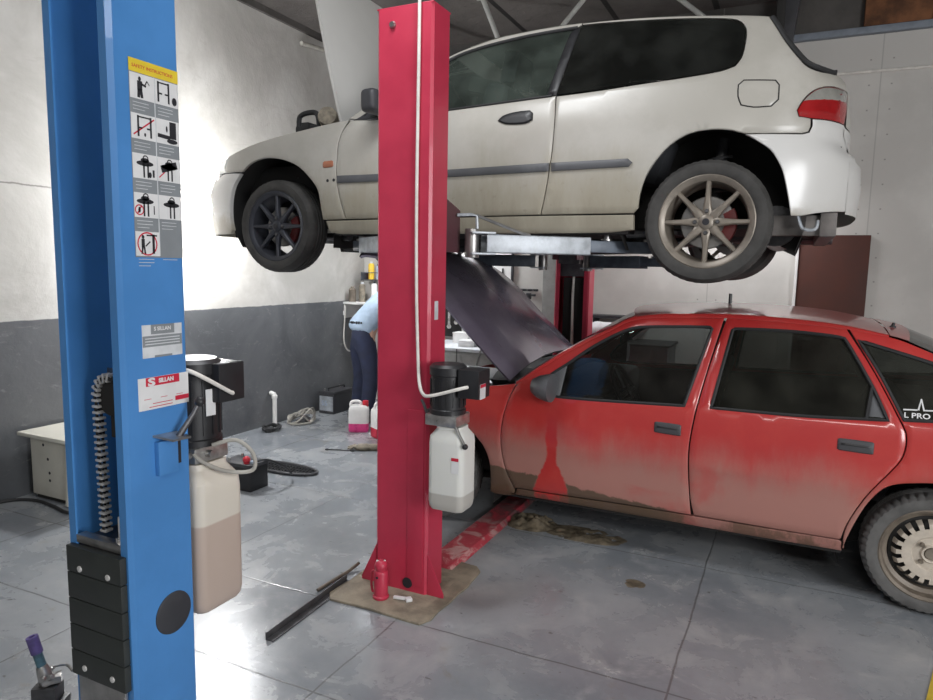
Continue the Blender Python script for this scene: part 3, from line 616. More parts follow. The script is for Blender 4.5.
arm((-1.79,3.04),(-2.40,3.515),zarm,None,'galv','navyarm',.03,.055)
arm((-1.43,5.12),(-.885,4.90),zarm-.06,None,'navyarm','navyarm',.10,.115)
arm((-1.79,5.12),(-2.40,4.90),zarm-.06,None,'navyarm','navyarm',.05,.115)
# blue post
BX1,BW,BYF,BD=-1.616,.27,1.239,.223
bl=thing('two_post_lift','blue two post lift post with safety decals, open channel and chain','car lift',(BX1-BW/2,BYF+BD/2,0))
b=MB(); c_column(b,BW,BD,.012,2.9,lip=.040); b.build('column',M['blue'],bl)
MB().bx(-.22,.22,-.16,.2,.001,.013).build('base_plate',M['blue'],bl,bevel=.003)
HX=BW/2; yl=lambda y:y-BYF-BD/2   # face outside is +x in the local frame
def plate(name,mat,par,y0,y1,z0,z1,th=.0010,base=0): return MB().bx(HX+base,HX+base+th,yl(y0),yl(y1),z0,z1).build(name,M[mat],par)
dc=plate('safety_decal','grey',bl,1.293,1.452,1.570,2.092)
plate('decal_header','yellow',dc,1.293,1.452,2.058,2.092,.0016)
text('decal_text','SAFETY INSTRUCTIONS',.0125,plusX(HX+.0018,yl(1.302),2.070),M['inkred'],dc,ext=.0002)
rowz=[2.056,1.952,1.848,1.744,1.640]
MB().bx(HX,HX+.0014,yl(1.3705),yl(1.3735),1.575,2.057).build('decal_divider',M['pale'],dc)
cells=[]
for i,zt_ in enumerate(rowz):
    for k in range(2):
        if i==4 and k==1: continue
        ya=1.2945+k*.0795; plate('picture_panel','whitepl',dc,ya,ya+.0765,zt_-.066,zt_,.0016); cells.append((ya,zt_-.066))
pict=MB(); redm=MB()
def flush():
    if pict.v: pict.build('pictogram',M['ink'],dc,weld=False); pict.v=[];pict.f=[]
    if redm.v: redm.build('prohibition_mark',M['inkred'],dc,weld=False); redm.v=[];redm.f=[]
def bar(mb,c,y0,z0,y1,z1,w):
    ya,zb_=c; a=V((0,yl(ya)+y0*.0765,zb_+z0*.066)); e=V((0,yl(ya)+y1*.0765,zb_+z1*.066)); d=(e-a); n=V((0,-d.z,d.y)).normalized()*w*.066/2
    X=HX+.0019
    mb.add([(X,)+tuple((a+n).yz),(X,)+tuple((a-n).yz),(X,)+tuple((e-n).yz),(X,)+tuple((e+n).yz)],[(0,1,2,3)])
def blob(mb,c,y,z,ry,rz,n=14):
    ya,zb_=c; X=HX+.0019; mb.add([(X,yl(ya)+(y+ry*math.cos(2*PI*i/n))*.0765,zb_+(z+rz*math.sin(2*PI*i/n))*.066) for i in range(n)],[tuple(range(n))])
def ringm(mb,c,y,z,r,w):
    P=[(y+r*math.cos(2*PI*i/20),z+r*1.15*math.sin(2*PI*i/20)) for i in range(21)]
    for a,e in zip(P,P[1:]): bar(mb,c,a[0],a[1],e[0],e[1],w)
def car_pic(c,y,z): blob(pict,c,y,z,.36,.11); blob(pict,c,y,z+.12,.18,.10); bar(pict,c,y-.05,.05,y-.05,z,.08); bar(pict,c,y+.12,.05,y+.12,z,.08); ringm(pict,c,y+.03,z+.2,.10,.05)
def gate(c,a,e): bar(pict,c,a,.1,a,.93,.09); bar(pict,c,e,.1,e,.93,.09); bar(pict,c,a,.88,e,.88,.06); bar(pict,c,a+.02,.45,a+.17,.45,.07); bar(pict,c,e-.17,.45,e-.02,.45,.07)
for i,c in enumerate(cells):
    if i==0: blob(pict,c,.40,.80,.06,.09); bar(pict,c,.40,.35,.40,.72,.24); bar(pict,c,.34,.06,.36,.4,.13); bar(pict,c,.48,.06,.44,.4,.13); bar(pict,c,.45,.62,.66,.55,.09); bar(pict,c,.62,.6,.7,.78,.05); bar(pict,c,.70,.78,.80,.62,.04)
    if i==1: gate(c,.13,.58); blob(pict,c,.83,.25,.11,.17)
    if i==2: gate(c,.28,.80); blob(pict,c,.55,.2,.04,.08); bar(redm,c,.08,.15,.95,.88,.06)
    if i==3: bar(pict,c,.72,.25,.72,.95,.34); bar(pict,c,.05,.32,.6,.28,.16); blob(pict,c,.68,.14,.24,.1); blob(pict,c,.45,.62,.04,.13)
    if 4<=i<=7: car_pic(c,*((.5,.62),(.5,.62),(.45,.66),(.55,.62))[i-4])
    if i==4: blob(pict,c,.70,.18,.07,.12); bar(pict,c,.85,.1,.85,.4,.10)
    if i==5: bar(pict,c,.15,.5,.85,.75,.3); bar(redm,c,.05,.15,.3,.4,.05)
    if i==6: ringm(redm,c,.2,.3,.17,.05); bar(redm,c,.12,.15,.28,.45,.06); blob(pict,c,.2,.3,.05,.12); bar(pict,c,.82,.15,.82,.5,.05)
    if i==8: ringm(redm,c,.48,.5,.40,.06); blob(pict,c,.3,.78,.06,.08); bar(pict,c,.3,.35,.3,.7,.16); bar(pict,c,.24,.08,.28,.4,.08); bar(pict,c,.38,.08,.34,.4,.08); bar(pict,c,.74,.1,.74,.9,.12); bar(pict,c,.45,.85,.9,.85,.06); bar(pict,c,.4,.4,.6,.6,.06)
    flush()
b=MB()
for i,zt_ in enumerate(rowz):
    for k in range(2):
        for q in range(3):
            if i==4 and k==1 and q>0: continue
            y=yl(1.302+k*.0795); b.bx(HX+.001,HX+.0013,y,y+.05-.012*(q==2),zt_-.076-.009*q,zt_-.0745-.009*q)
pieces(b,'caption_line',M['pale'],dc)
npn=plate('name_plate','pale',bl,1.303,1.439,1.290,1.383)
plate('name_plate_field','grey',npn,1.332,1.412,1.356,1.383,.0014); plate('name_plate_field','grey',npn,1.304,1.438,1.321,1.352,.0014); plate('name_plate_field','grey',npn,1.342,1.402,1.290,1.296,.0014)
text('name_plate_text','S SILLAN',.015,plusX(HX+.0015,yl(1.342),1.366),M['whitepl'],npn,ext=.0002,bold=.0004)
b=MB()
for q in range(3): b.bx(HX+.0014,HX+.0016,yl(1.312),yl(1.43),1.327+.008*q,1.3295+.008*q)
pieces(b,'caption_line',M['pale'],npn)
st=plate('maker_sticker','whitepl',bl,1.284,1.457,1.143,1.235)
# the sheet of the sticker carries a red banner with the maker's mark
plate('sticker_banner','inkred',st,1.309,1.424,1.210,1.2345,.0014)
text('sticker_mark','S',.030,plusX(HX+.0016,yl(1.316),1.2115)@Matrix.Diagonal((1.7,1,1,1)),M['whitepl'],st,ext=.0002,bold=.0014)
text('sticker_text','SILLAN',.0165,plusX(HX+.0016,yl(1.352),1.217),M['whitepl'],st,ext=.0002,bold=.0009)
plate('sticker_tab','inkred',st,1.408,1.4565,1.156,1.169,.0014)
b=MB()
for q in range(2): b.bx(HX+.001,HX+.0014,yl(1.33-.012*q),yl(1.398),1.158-.009*q,1.160-.009*q)
for q in range(3): b.bx(HX+.001,HX+.0014,yl(1.302+.055*q),yl(1.325+.055*q),1.173,1.1745)
pieces(b,'caption_line',M['inkred'],st)
b=MB(); b.lathe([(0,.006),(.056,.006),(.063,.003),(.064,0)],(HX,yl(1.376),.512),(1,0,0),40); b.build('round_plug',M['plugm'],bl)
# safety lock: housing, slot and lever
b=MB(); b.bx(HX,HX+.018,yl(1.330),yl(1.398),.948,1.048); lk=b.build('lock_housing',M['blue'],bl,bevel=.003)
MB().bx(HX-.001,HX+.0015,yl(1.408),yl(1.422),.965,1.04).build('lever_slot',M['ink'],lk)
b=MB(); b.add([V(p) for p in ((HX+.0,yl(1.325),1.062),(HX+.06,yl(1.345),1.052),(HX+.06,yl(1.408),1.050),(HX+.0,yl(1.408),1.058))],[(0,1,2,3)]); b.build('lock_lever_plate',M['steel'],lk,solid=.006)
b=MB(); b.tube([(HX+.035,yl(1.385),1.055),(HX+.055,yl(1.425),1.12),(HX+.06,yl(1.438),1.145)],[.010,.007,.006],10); b.build('lock_lever',M['dsteel'],lk); b=MB(); b.sphere((HX+.062,yl(1.442),1.152),.015,16,10); b.build('lever_knob',M['black'],lk)
# inside the channel: sliding carriage, chain, pulley, cylinder
yf=-BD/2
b=MB(); b.bx(-.10,.10,yf+.012,BD/2-.02,.05,.745); cg=b.build('carriage',M['dsteel'],bl,bevel=.003)
b=MB(); b.bx(-.095,.095,yf-.0,yf+.03,.738,.762); b.build('carriage_top_plate',M['steel'],cg,bevel=.002)
for i in range(5):
    z1=.735-i*.0805; b=MB(); b.bx(-.112,.118,yf-.022,yf-.001,z1-.078,z1); b.build('slider_block',M['padr'],cg,bevel=.0025)
b=MB()
for z in (.672,.365):
    for x in (-.055,.065): b.lathe([(0,.004),(.005,.004),(.009,.0025),(.0095,0)],(x,yf-.022,z),(0,-1,0),14)
pieces(b,'screw',M['chrome'],cg)
MB().bx(-.095,.105,yf-.014,yf-.004,.02,.33).build('carriage_apron',M['steel'],cg,bevel=.002)
b=MB(); b.cyl((.066,yf+.025,.76),(.066,yf+.025,.835),.007,.007,12); b.cyl((.066,yf+.025,.76),(.066,yf+.025,.772),.014,.014,6); b.build('chain_anchor',M['chrome'],cg)
cx,cy=-.047,-.058; prr=.055
MB().cyl((.022,-.02,.05),(.022,-.02,.985),.030,.030,20).build('lift_cylinder',M['dark'],bl,bevel=.003)
MB().cyl((.022,-.02,.985),(.022,-.02,1.06),.014,.014,16).build('piston_rod',M['chrome'],bl)
b=MB(); b.bx(-.006,.05,-.05,.01,1.05,1.115); b.build('rod_head',M['dark'],bl,bevel=.004)
b=MB(); b.lathe([(0,-.02),(.058,-.02),(.058,-.014),(.048,-.010),(.048,.010),(.058,.014),(.058,.02),(0,.02)],(cx+.055,cy+.02,1.175),(0,1,0),36); b.build('chain_pulley',M['dark'],bl)
b=MB(); b.bx(cx-.015,cx+.105,cy+.045,cy+.05,1.10,1.245); b.build('pulley_bracket',M['dsteel'],bl,bevel=.001)
path=[V((cx+.002+.010*(1-i/23.),cy,.768+i*.0177)) for i in range(23)]
for i in range(7):
    a=math.radians(180-i*19); path.append(V((cx+.055+.053*math.cos(a),cy+.0,1.175+.053*math.sin(a))))
b=MB(); b2=MB()
for i in range(len(path)-1):
    p,q=path[i],path[i+1]; d=(q-p); ang=math.atan2(d.x,d.z); R=Matrix.Rotation(ang,4,'Y'); m=(p+q)/2
    for k in ((-.007,.007) if i%2 else (-.010,.010,.0)): b.box((m.x,m.y+k,m.z),(.010,.0025,d.length+.008),R)
    b2.box((p.x,p.y,p.z),(.027,.026,.0085),R)
lc=b.build('leaf_chain',M['dark'],bl,weld=False); pieces(b2,'chain_pin',M['chrome'],lc,bevel=.003)
pb,bc,zb=power_unit(bl,(-1.727-(BX1-BW/2),yl(1.575)),1,M['tank_b'],w=.235,d=.19,z0=.445,zt=.925,zm=1.255,boxdir=(.50,.38))
b=MB(); b.bx(-.02,.02,.108,.13,.97,1.0).bx(-.06,.06,.108,.118,.95,1.02); b.build('mounting_bracket',M['dsteel'],pb,bevel=.002)
x0,y0=-1.727-(BX1-BW/2),yl(1.575)
b=MB(); b.box((x0+.0885*math.cos(-.12),y0+.0885*math.sin(-.12),1.12),(.002,.035,.085),-.12); b.build('motor_label',M['whitepl'],pb)
b=MB(); b.tube([(.10,yl(1.470),1.235),(.128,yl(1.478),1.23),(.155,yl(1.52),1.20),(bc[0]+.066,bc[1]-.02,1.15),(bc[0]+.052,bc[1]-.0,1.145)],.0065,10,sm=5); b.build('motor_cable',M['cable'],pb)
b=MB(); b.tube([(x0+.10,y0-.02,.985),(x0+.16,y0+.02,1.00),(x0+.21,y0+.04,.96),(x0+.20,y0+.05,.90),(x0+.14,y0,.90),(x0+.09,y0-.05,.935),(x0+.07,y0-.07,.965)],.0065,10,sm=6); b.build('hydraulic_hose',M['greycable'],pb)
# ---------------------------------------------------------------- cars
def wheel(car,u,z,side,S_out,R,W,kind,tyrem,tread=0):
    """wheel centre (u,z), outer face of the tyre at lateral distance S_out"""
    o=(u,side*S_out,z); ax=(0,side,0)   # axis points outwards; h<=0 goes inwards
    b=MB(); rr=R*.72
    if kind=='steel':
        prof=[(rr+.010,-.012),(rr+.014,-.004),(rr+.006,.0),(rr-.006,-.010),(rr-.012,-.045),(rr-.03,-.055),(rr-.035,-W+.01)]
        b.lathe(prof,o,ax,48,cap=False); wh=b.build('wheel',M['rimdark'],car)
        b=MB(); n=20; 
        def P(r,a,h): return V((u+r*math.cos(a),side*(S_out+h),z+r*math.sin(a)))
        rows=[]
        for (r,h) in ((.028,-.052),(.032,-.030),(.040,-.028),(.046,-.038),(.075,-.040),(.082,-.030),(.120,-.026)):
            rows.append([P(r,2*PI*i/(n*4),h) for i in range(n*4)])
        b.grid(rows,closed=True)
        for i in range(n):
            q=[2*PI*(i*4+k)/(n*4) for k in range(3)]
            r2=[[P(.120,a,-.026) for a in q],[P(.142,a,-.028) for a in q],[P(.150,a,-.040) for a in q],[P(.158,a,-.06) for a in q]]
            b.grid(r2)
        b.build('wheel_disc',M['beige'],wh,solid=.004,norm=True)
        b=MB()
        for k in range(4):
            a=PI/4+k*PI/2; p=P(.056,a,-.045); b.cyl(p,P(.056,a,-.022),.0105,.0105,6)
        pieces(b,'wheel_bolt',M['rimdark'],wh)
        b=MB(); b.cyl(P(0,0,-.06),P(0,0,-.034),.030,.026,20); b.build('hub_cap',M['bronze'],wh)
        b=MB(); b.lathe([(0,-.075),(rr-.035,-.075),(rr-.035,-.10),(0,-.10)],o,ax,32); b.build('brake_drum',M['dark'],wh)
    else:
        m=M['bronze'] if kind=='bronze' else M['gun']
        prof=[(rr+.008,-.014),(rr+.012,-.004),(rr+.006,.0),(rr-.004,-.003),(rr-.018,-.014),(rr-.021,-.022),(rr-.026,-.06),(rr-.034,-W+.01)]
        b.lathe(prof,o,ax,56,cap=False)
        def P(r,a,h): return V((u+r*math.cos(a),side*(S_out+h),z+r*math.sin(a)))
        for k in range(8):
            a=PI/2+k*PI/4
            sec=[]
            for (r,w,h,t) in ((.026,.019,-.026,.02),(.05,.020,-.022,.02),(.075,.0150,-.020,.02),(.12,.0105,-.020,.02),(.165,.0095,-.022,.02),(rr-.018,.0105,-.020,.02)):
                c=P(r,a,h); tv=V((-math.sin(a),0,math.cos(a))); dn=V((0,-side*t,0))
                sec.append([c+tv*w*1.25+dn,c+tv*w*1.0,c+tv*w*.55+V((0,side*.005,0)),c-tv*w*.55+V((0,side*.005,0)),c-tv*w*1.0,c-tv*w*1.25+dn])
            b.grid(sec,closed=True); q=len(b.v); b.f.append((q-6,q-5,q-4,q-3,q-2,q-1))
        b.lathe([(.012,-.008),(.026,-.010),(.034,-.016),(.036,-.05),(.0,-.05)],o,ax,28)
        wh=b.build('wheel',m,car,ang=30)
        b=MB(); b.lathe([(0,-.020),(.010,-.020),(.012,-.006),(.016,-.005)],o,ax,20); b.build('centre_bore',M['ink'],wh)
        b=MB()
        for k in range(4):
            a=PI/2+k*PI/2; b.lathe([(.0,.0),(.008,.0),(.011,-.006),(.011,-.02)],P(.050,a,-.006),ax,6)
        pieces(b,'lug_nut',M['dsteel'],wh)
        b=MB(); b.lathe([(.04,-.075),(.120,-.075),(.124,-.08),(.124,-.09),(.120,-.095),(.04,-.095)],o,ax,40,closed=True); b.lathe([(0,-.065),(.07,-.065),(.072,-.075),(0,-.095)],o,ax,32); b.build('brake_disc',M['disc'],wh)
        b=MB()
        rows=[]
        for i in range(9):
            a=math.radians(-50+i*10) ; rows.append([P(.078,a,-.068),P(.130,a,-.066),P(.134,a,-.075),P(.134,a,-.105),P(.078,a,-.105)])
        b.grid(rows,closed=True); q=len(b.v); b.f+= [(0,1,2,3,4),(q-5,q-4,q-3,q-2,q-1)]
        b.build('brake_caliper',M['caliper'],wh,bevel=.003)
    # tyre
    n=150
    prof=[(rr+.004,-.010),(rr+.012,-.002),(rr+.020,.003),(R*.86,.007),(R*.93,.004),(R*.965,-.010),(R*.99,-.022),(R,-.035)]
    for g in (-.065,-W/2,-W+.065): prof+=[(R,g+.007),(R-.008,g+.005),(R-.008,g-.005),(R,g-.007)]
    prof+=[(R,-W+.035),(R*.99,-W+.022),(R*.96,-W+.010),(R*.9,-W),(rr+.01,-W+.01)]
    def fn(i,j,r,h):
        if tread and j in (4,5,6,7,20,21,22):
            if i%3==0: r-=tread*(1 if j in (6,7,20) else .5)
        elif not tread and j in (5,6,7,20,21) and i%3==0: r-=.003
        return r,h
    MB().lathe(prof,o,ax,n,fn=fn,cap=False).build('tyre',M[tyrem],wh,ang=28)
    return wh
def ucap(us,W,ue,n,v): return us+(ue-us)*(1-min(1,abs(v)/W)**n)**(1/n)
def cap(name,mat,car,S,zs,ue,us,uend,wz,n,k=14,parent=None,off=0.):
    """end of the car between the two sides: wraps from one corner round to the other"""
    rows=[]
    for z in zs:
        w=crv(wz,z); e=crv(uend,z); q=ue(z) if callable(ue) else ue; v0=S(q,z); r=[]
        for i in range(2*k+1):
            t=-1+i/k; v=v0*math.sin(t*PI/2); r.append((ucap(us,w,e,n,v)+(off if e>us else -off),v,z))
        rows.append(r)
    return MB().grid(rows).build(name,mat,parent or car,ang=60)
def seat(car,u,v,z,h=.56,head=True):
    b=MB(); b.box((u,v,z+.09),(.50,.48,.17)); b.box((u+.28,v,z+.42),(.15,.46,h),Matrix.Rotation(math.radians(14),4,'Y'))
    s=b.build('seat',M['seat'],car,bevel=.05,seg=3)
    if head:
        b=MB(); b.box((u+.375,v,z+.80),(.09,.24,.17),Matrix.Rotation(math.radians(10),4,'Y')); b.cyl((u+.36,v-.05,z+.66),(u+.37,v-.05,z+.76),.007); b.cyl((u+.36,v+.05,z+.66),(u+.37,v+.05,z+.76),.007); b.build('headrest',M['seat'],s,bevel=.03,seg=3)
def steering(car,u,v,z):
    b=MB(); c=V((u,v,z)); ax=V((1,0,.55)).normalized(); e1=V((0,1,0)); e2=ax.cross(e1)
    b.tube([c+(e1*math.cos(t)+e2*math.sin(t))*.18 for t in [2*PI*i/28 for i in range(28)]],.014,8,closed=True); b.tube([c-e1*.17,c,c+e1*.17],.016,8); b.tube([c,c-e2*-.17],.016,8); b.cyl(c-ax*.35,c+ax*.02,.035); b.build('steering_wheel',M['black'],car)
def arch_liner(mb,u,z,S,R=.375,inn=.40,SF=None):
    rows=[]
    for i in range(17):
        a=math.radians(-25+230*i/16); rows.append([(u+R*math.cos(a),s,z+R*math.sin(a)) for s in (min(S-.02,SF(u+R*math.cos(a),max(-.2 if z<.2 else .1,z+R*math.sin(a)))-.035),S-.25,S-inn)])
    return rows
def pane(S,z0):
    """side glass runs straight down to the waist line"""
    return lambda u,z: S(u,z) if z>z0 else S(u,z0)+(z0-z)*(S(u,z0)-S(u,z0+.1))*10
# ---- white hatchback on the lift
WX,WYC,WZ=-2.962,4.211,1.791
T=TR; S=WhiteS.S
car=thing('hatchback_car','dirty white three door hatchback raised on the red lift','car',(WX,WYC,WZ))
P_=M['wpaint']
z_=lambda L:[tuple(p) for p in L]
fend=[(-.43,.455),(-.331,.475),(-.194,.505),(-.056,.530),(.055,.548),(.251,.575),(.381,.593),(.495,.605),(.556,.609)]+T['w_gap1'][1:]+[(.391,.032)]+T['w_archF'][:10]+[(-.335,.345),(-.442,.349),(-.47,.38)]
fbump=[(-.270,.335)]+T['w_archF'][10:13]+[(-.385,-.02),(-.42,-.045),(-.60,-.045),(-.63,.10),(-.64,.20),(-.62,.30),(-.52,.335),(-.442,.344)]
door=[(.569,.606)]+T['w_gap1'][1:]+[(.80,.036),(1.1,.038)]+T['w_gap2'][::-1]+[(1.812,.636),(1.223,.612),(.747,.595)]
rail=[(.548,.612),(.663,.680),(.80,.760),(.95,.850),(1.131,.946),(1.239,.984),(1.387,1.021),(1.581,1.040),(1.748,1.047),(1.869,1.046),(1.868,1.034),(1.836,1.016),(1.702,1.022),(1.535,1.010),(1.307,.978),(1.141,.928),(.96,.822),(.80,.730),(.70,.668),(.622,.602)]
qw=T['w_qwin']
quarter=[(1.76,.042)]+T['w_gap2'][::-1][1:-1]+[(1.812,.634)]+qw[:0]+[(2.038,.643),(2.23,.656),(2.414,.667),(2.589,.683),(2.650,.702),(2.673,.742),(2.682,.811),(2.682,.874),(2.670,.911),(2.635,.944),(2.559,.962),(2.372,.991),(2.176,1.012),(1.969,1.029),(1.872,1.033),(1.869,1.046),(2.018,1.040),(2.172,1.029),(2.369,1.008),(2.556,.982),(2.775,.953)]+T['w_hatch'][1:6]+[(3.066,.684),(3.12,.690),(3.134,.634),(3.105,.624),(3.063,.617),(3.022,.606),(2.985,.585),(2.956,.555),(2.933,.518),(2.921,.489),(2.93,.463),(2.979,.457),(2.981,.423),(2.973,.398),(2.948,.388),(2.713,.388)]+T['w_archR'][:10][::-1]
rb=[(2.713,.386),(2.948,.386),(2.975,.395),(2.985,.423),(2.983,.455),(3.058,.458),(3.120,.460),(3.135,.445),(3.14,.425),(3.17,.40),(3.18,.37),(3.185,.297),(3.175,.181),(3.165,.10),(3.155,.055),(3.102,.050),(3.024,.038),(2.973,.026),(2.925,.025)]+T['w_archR'][11:16][::-1]
tail=T['w_tail'][:8]+[(3.128,.628),(3.133,.56),(3.122,.463)]+T['w_tail'][11:]
sill=[(.391,.030),(.548,.031),(.8,.034),(1.1,.036),(1.409,.039),(1.76,.040),(2.123,.039),(2.235,.039),(2.236,-.037),(2.092,-.050),(1.3,-.052),(.495,-.052),(.411,-.040)]
fwin=[(.70,.612),(.95,.604),(1.223,.616),(1.762,.640),(1.815,.985),(1.836,1.006),(1.702,1.014),(1.535,1.003),(1.307,.971),(1.141,.922),(.96,.815),(.80,.722)]
bpil=[(1.762,.640),(1.812,.638),(1.868,1.028),(1.836,1.014),(1.815,.985)]
def rbulge(u,z):  # bumper stands a little proud of the body
    return .0
for sd in (-1,1):
    panel('fender',P_,car,fend,S,sd)
    fb=panel('bumper',M['wbump'],car,fbump,S,sd,off=.004,thick=.03)
    dr=panel('door',P_,car,door,S,sd)
    panel('windscreen_pillar',P_,car,rail,S,sd,off=.002,gap=.001,thick=.03)
    panel('quarter_panel',P_,car,quarter,S,sd,thick=.02)
    rbm=panel('bumper',M['wbump'],car,rb,S,sd,off=.003,thick=.03)
    panel('sill',P_,car,sill,S,sd,off=-.004,thick=.04)
    g=panel('window',M['gl_front'],dr,fwin,pane(S,.74),sd,off=-.008,gap=0,thick=.004,bev=.001)
    panel('window',M['gl_dark'],car,[(a,c) for a,c in qw],pane(S,.74),sd,off=-.004,gap=0,thick=.004,bev=.001)
    panel('window_pillar',M['black'],car,bpil,S,sd,off=-.003,gap=0,thick=.02,bev=.002)
    b=MB(); b.tube(on_side(S,sd,[(.66,.622),(.80,.724),(.96,.817),(1.141,.924),(1.307,.973),(1.535,1.005),(1.702,1.016),(1.85,1.020)],-.002),.009,8,sm=4)
    b.tube(on_side(S,sd,[(.72,.606),(.95,.604),(1.223,.614),(1.79,.638)],0),.006,8,sm=4); b.build('window_seal',M['rubber'],dr)
    panel('door_handle',M['black'],dr,T['w_handle'],S,sd,off=.012,gap=0,thick=.02,bev=.008)
    mt,mbm=T['w_mold_top'],T['w_mold_bot']
    panel('side_moulding',M['mould'],dr,[(.497,.286),(.773,.285),(1.24,.290),(1.802,.299),(1.802,.257),(1.241,.250),(.773,.243),(.497,.244)],S,sd,off=.012,gap=0,thick=.014,bev=.005)
    panel('side_moulding',M['mould'],car,[(1.814,.299),(2.113,.300),(2.20,.301),(2.222,.282),(2.205,.262),(2.066,.261),(1.816,.257)],S,sd,off=.012,gap=0,thick=.014,bev=.005)
    panel('side_marker',M['orange'],car,[(.389,.366),(.399,.374),(.455,.377),(.464,.372),(.466,.344),(.456,.339),(.40,.336),(.390,.342)],S,sd,off=.005,gap=0,thick=.01,bev=.003)
    b=MB()
    for u,z in ((.425,.261),(.47,.263)): b.cyl((u,sd*(S(u,z)-.002),z),(u,sd*(S(u,z)+.0012),z),.009,.009,14)
    pieces(b,'clip_hole',M['ink'],car)
    fl=panel('fuel_flap_gap',M['dark'],car,T['w_fuel'],S,sd,off=.0006,gap=-.004,thick=.002,bev=.0005) if sd<0 else None
    if fl: panel('fuel_flap',P_,car,T['w_fuel'],S,sd,off=.0014,gap=.002,thick=.002,bev=.001)
    tl=panel('tail_lamp',M['lamp_red'],car,tail,S,sd,off=-.001,gap=.001,thick=.04,bev=.006)
    up=[(2.938,.527),(2.956,.553),(2.985,.583),(3.022,.604),(3.063,.615),(3.105,.622),(3.128,.628),(3.132,.566),(3.04,.546)]
    panel('reversing_lens',M['lamp_clear'],tl,up,S,sd,off=.0012,gap=.003,thick=.008,bev=.004)
    panel('headlamp',M['lampwhite'],car,[(-.442,.353),(-.475,.385),(-.44,.450),(-.50,.440),(-.58,.40),(-.60,.352)],S,sd,off=-.004,gap=.001,thick=.03,bev=.006)
    # mirror
    b=MB(); b.box((.80,sd*.915,.665),(.10,.15,.125),Matrix.Rotation(math.radians(-8),4,'Z')); mi=b.build('door_mirror',M['darkgrey'],car,bevel=.035,seg=4)
    panel('mirror_base',M['darkgrey'],mi,[(.585,.602),(.86,.598),(.80,.700)],S,sd,off=.004,gap=0,thick=.02,bev=.006)
    b=MB(); b.box((.80,sd*.83,.625),(.06,.07,.04)); b.build('mirror_arm',M['black'],mi,bevel=.01)
# inner shells so the gaps between panels are dark
inner=MB()
for sd in (-1,1):
    panel('',None,None,[(.40,-.03),(2.22,-.03),(2.24,.10),(2.30,.24),(2.40,.37),(2.50,.42),(2.60,.425),(2.75,.40),(2.86,.32),(2.93,.10),(2.94,.04),(3.10,.06),(3.12,.44),(3.10,.60),(2.96,.66),(2.6,.66),(2.2,.635),(1.8,.615),(1.2,.59),(.60,.575),(.30,.55),(-.15,.48),(-.35,.42),(-.36,.33),(-.26,.37),(-.10,.425),(.02,.42),(.20,.365),(.33,.25),(.39,.06)],S,sd,off=-.026,gap=0,thick=.004,res=.09,step=.06,mb=inner)
inner.build('inner_shell',M['dark'],car,weld=False)
b=MB()
for u,zc in ((0,.05),(2.57,.05)):
    for sd in (-1,1):
        rows=[[(p[0],sd*p[1],p[2]) for p in r] for r in arch_liner(b,u,zc,.80,.425,SF=S)]; b.grid(rows); q=rows
        b.f+=[(len(b.v),len(b.v)-51+3*i+2,len(b.v)-51+3*i+5) for i in range(16)]; b.v.append(V((u,sd*.40,zc)))
pieces(b,'wheel_arch_liner',M['dark'],car,weld=False)
b=MB(); b.bx(.40,2.2,-.72,.72,-.05,-.02); b.bx(.42,2.2,-.78,-.72,-.055,.03); b.bx(.42,2.2,.72,.78,-.055,.03); b.bx(2.2,3.05,-.55,.55,-.02,.02); b.bx(-.6,.4,-.55,.55,-.06,-.03); b.bx(.4,2.2,-.12,.12,-.09,-.04); b.build('floor_pan',M['dark'],car,bevel=.01)
b=MB(); b.tube([(.2,.05,-.10),(1.9,.05,-.11),(2.3,.25,-.06),(2.75,.3,-.02)],.028,10,sm=4); b.cyl((2.86,-.45,.0),(2.86,.45,.0),.10,.10,24); b.tube([(2.9,.5,-.02),(3.15,.55,-.03)],.025,10); b.build('exhaust',M['dsteel'],car)
b=MB(); b.bx(2.80,3.12,-.60,-.55,-.055,.04).bx(2.80,3.12,.55,.60,-.055,.04); b.bx(3.05,3.12,-.62,.62,-.06,.05); b.build('rear_valance',M['valance'],car,bevel=.006)
b=MB(); b.tube([(2.96,-.66,.03),(2.98,-.68,-.025),(3.03,-.68,-.03),(3.04,-.67,.01)],.008,8,sm=4); b.build('tow_eye',M['galv'],car)
for sd in (-1,1):
    for u,zz,spec in ((0,.0,((.0,sd*.66,-.09),(.22,sd*.45,-.05),(.35,sd*.62,-.06),(.48,sd*.70,-.065))),(2.57,0,((2.57,sd*.66,-.05),(2.40,sd*.5,-.03),(2.15,sd*.62,-.05)))):
        MB().tube(spec,.023,8).build('suspension_arm',M['dsteel'],car)
        st_=MB().cyl((u,sd*.62,-.02),(u+.03,sd*.52,.42),.028,.028,14).build('shock_absorber',M['dsteel'],car)
        MB().tube([V((u+.018+.055*math.cos(t*2*PI),sd*.56+.055*math.sin(t*2*PI),.13+.04*t)) for t in [i/12 for i in range(61)]],.007,6).build('coil_spring',M['dsteel'],st_)
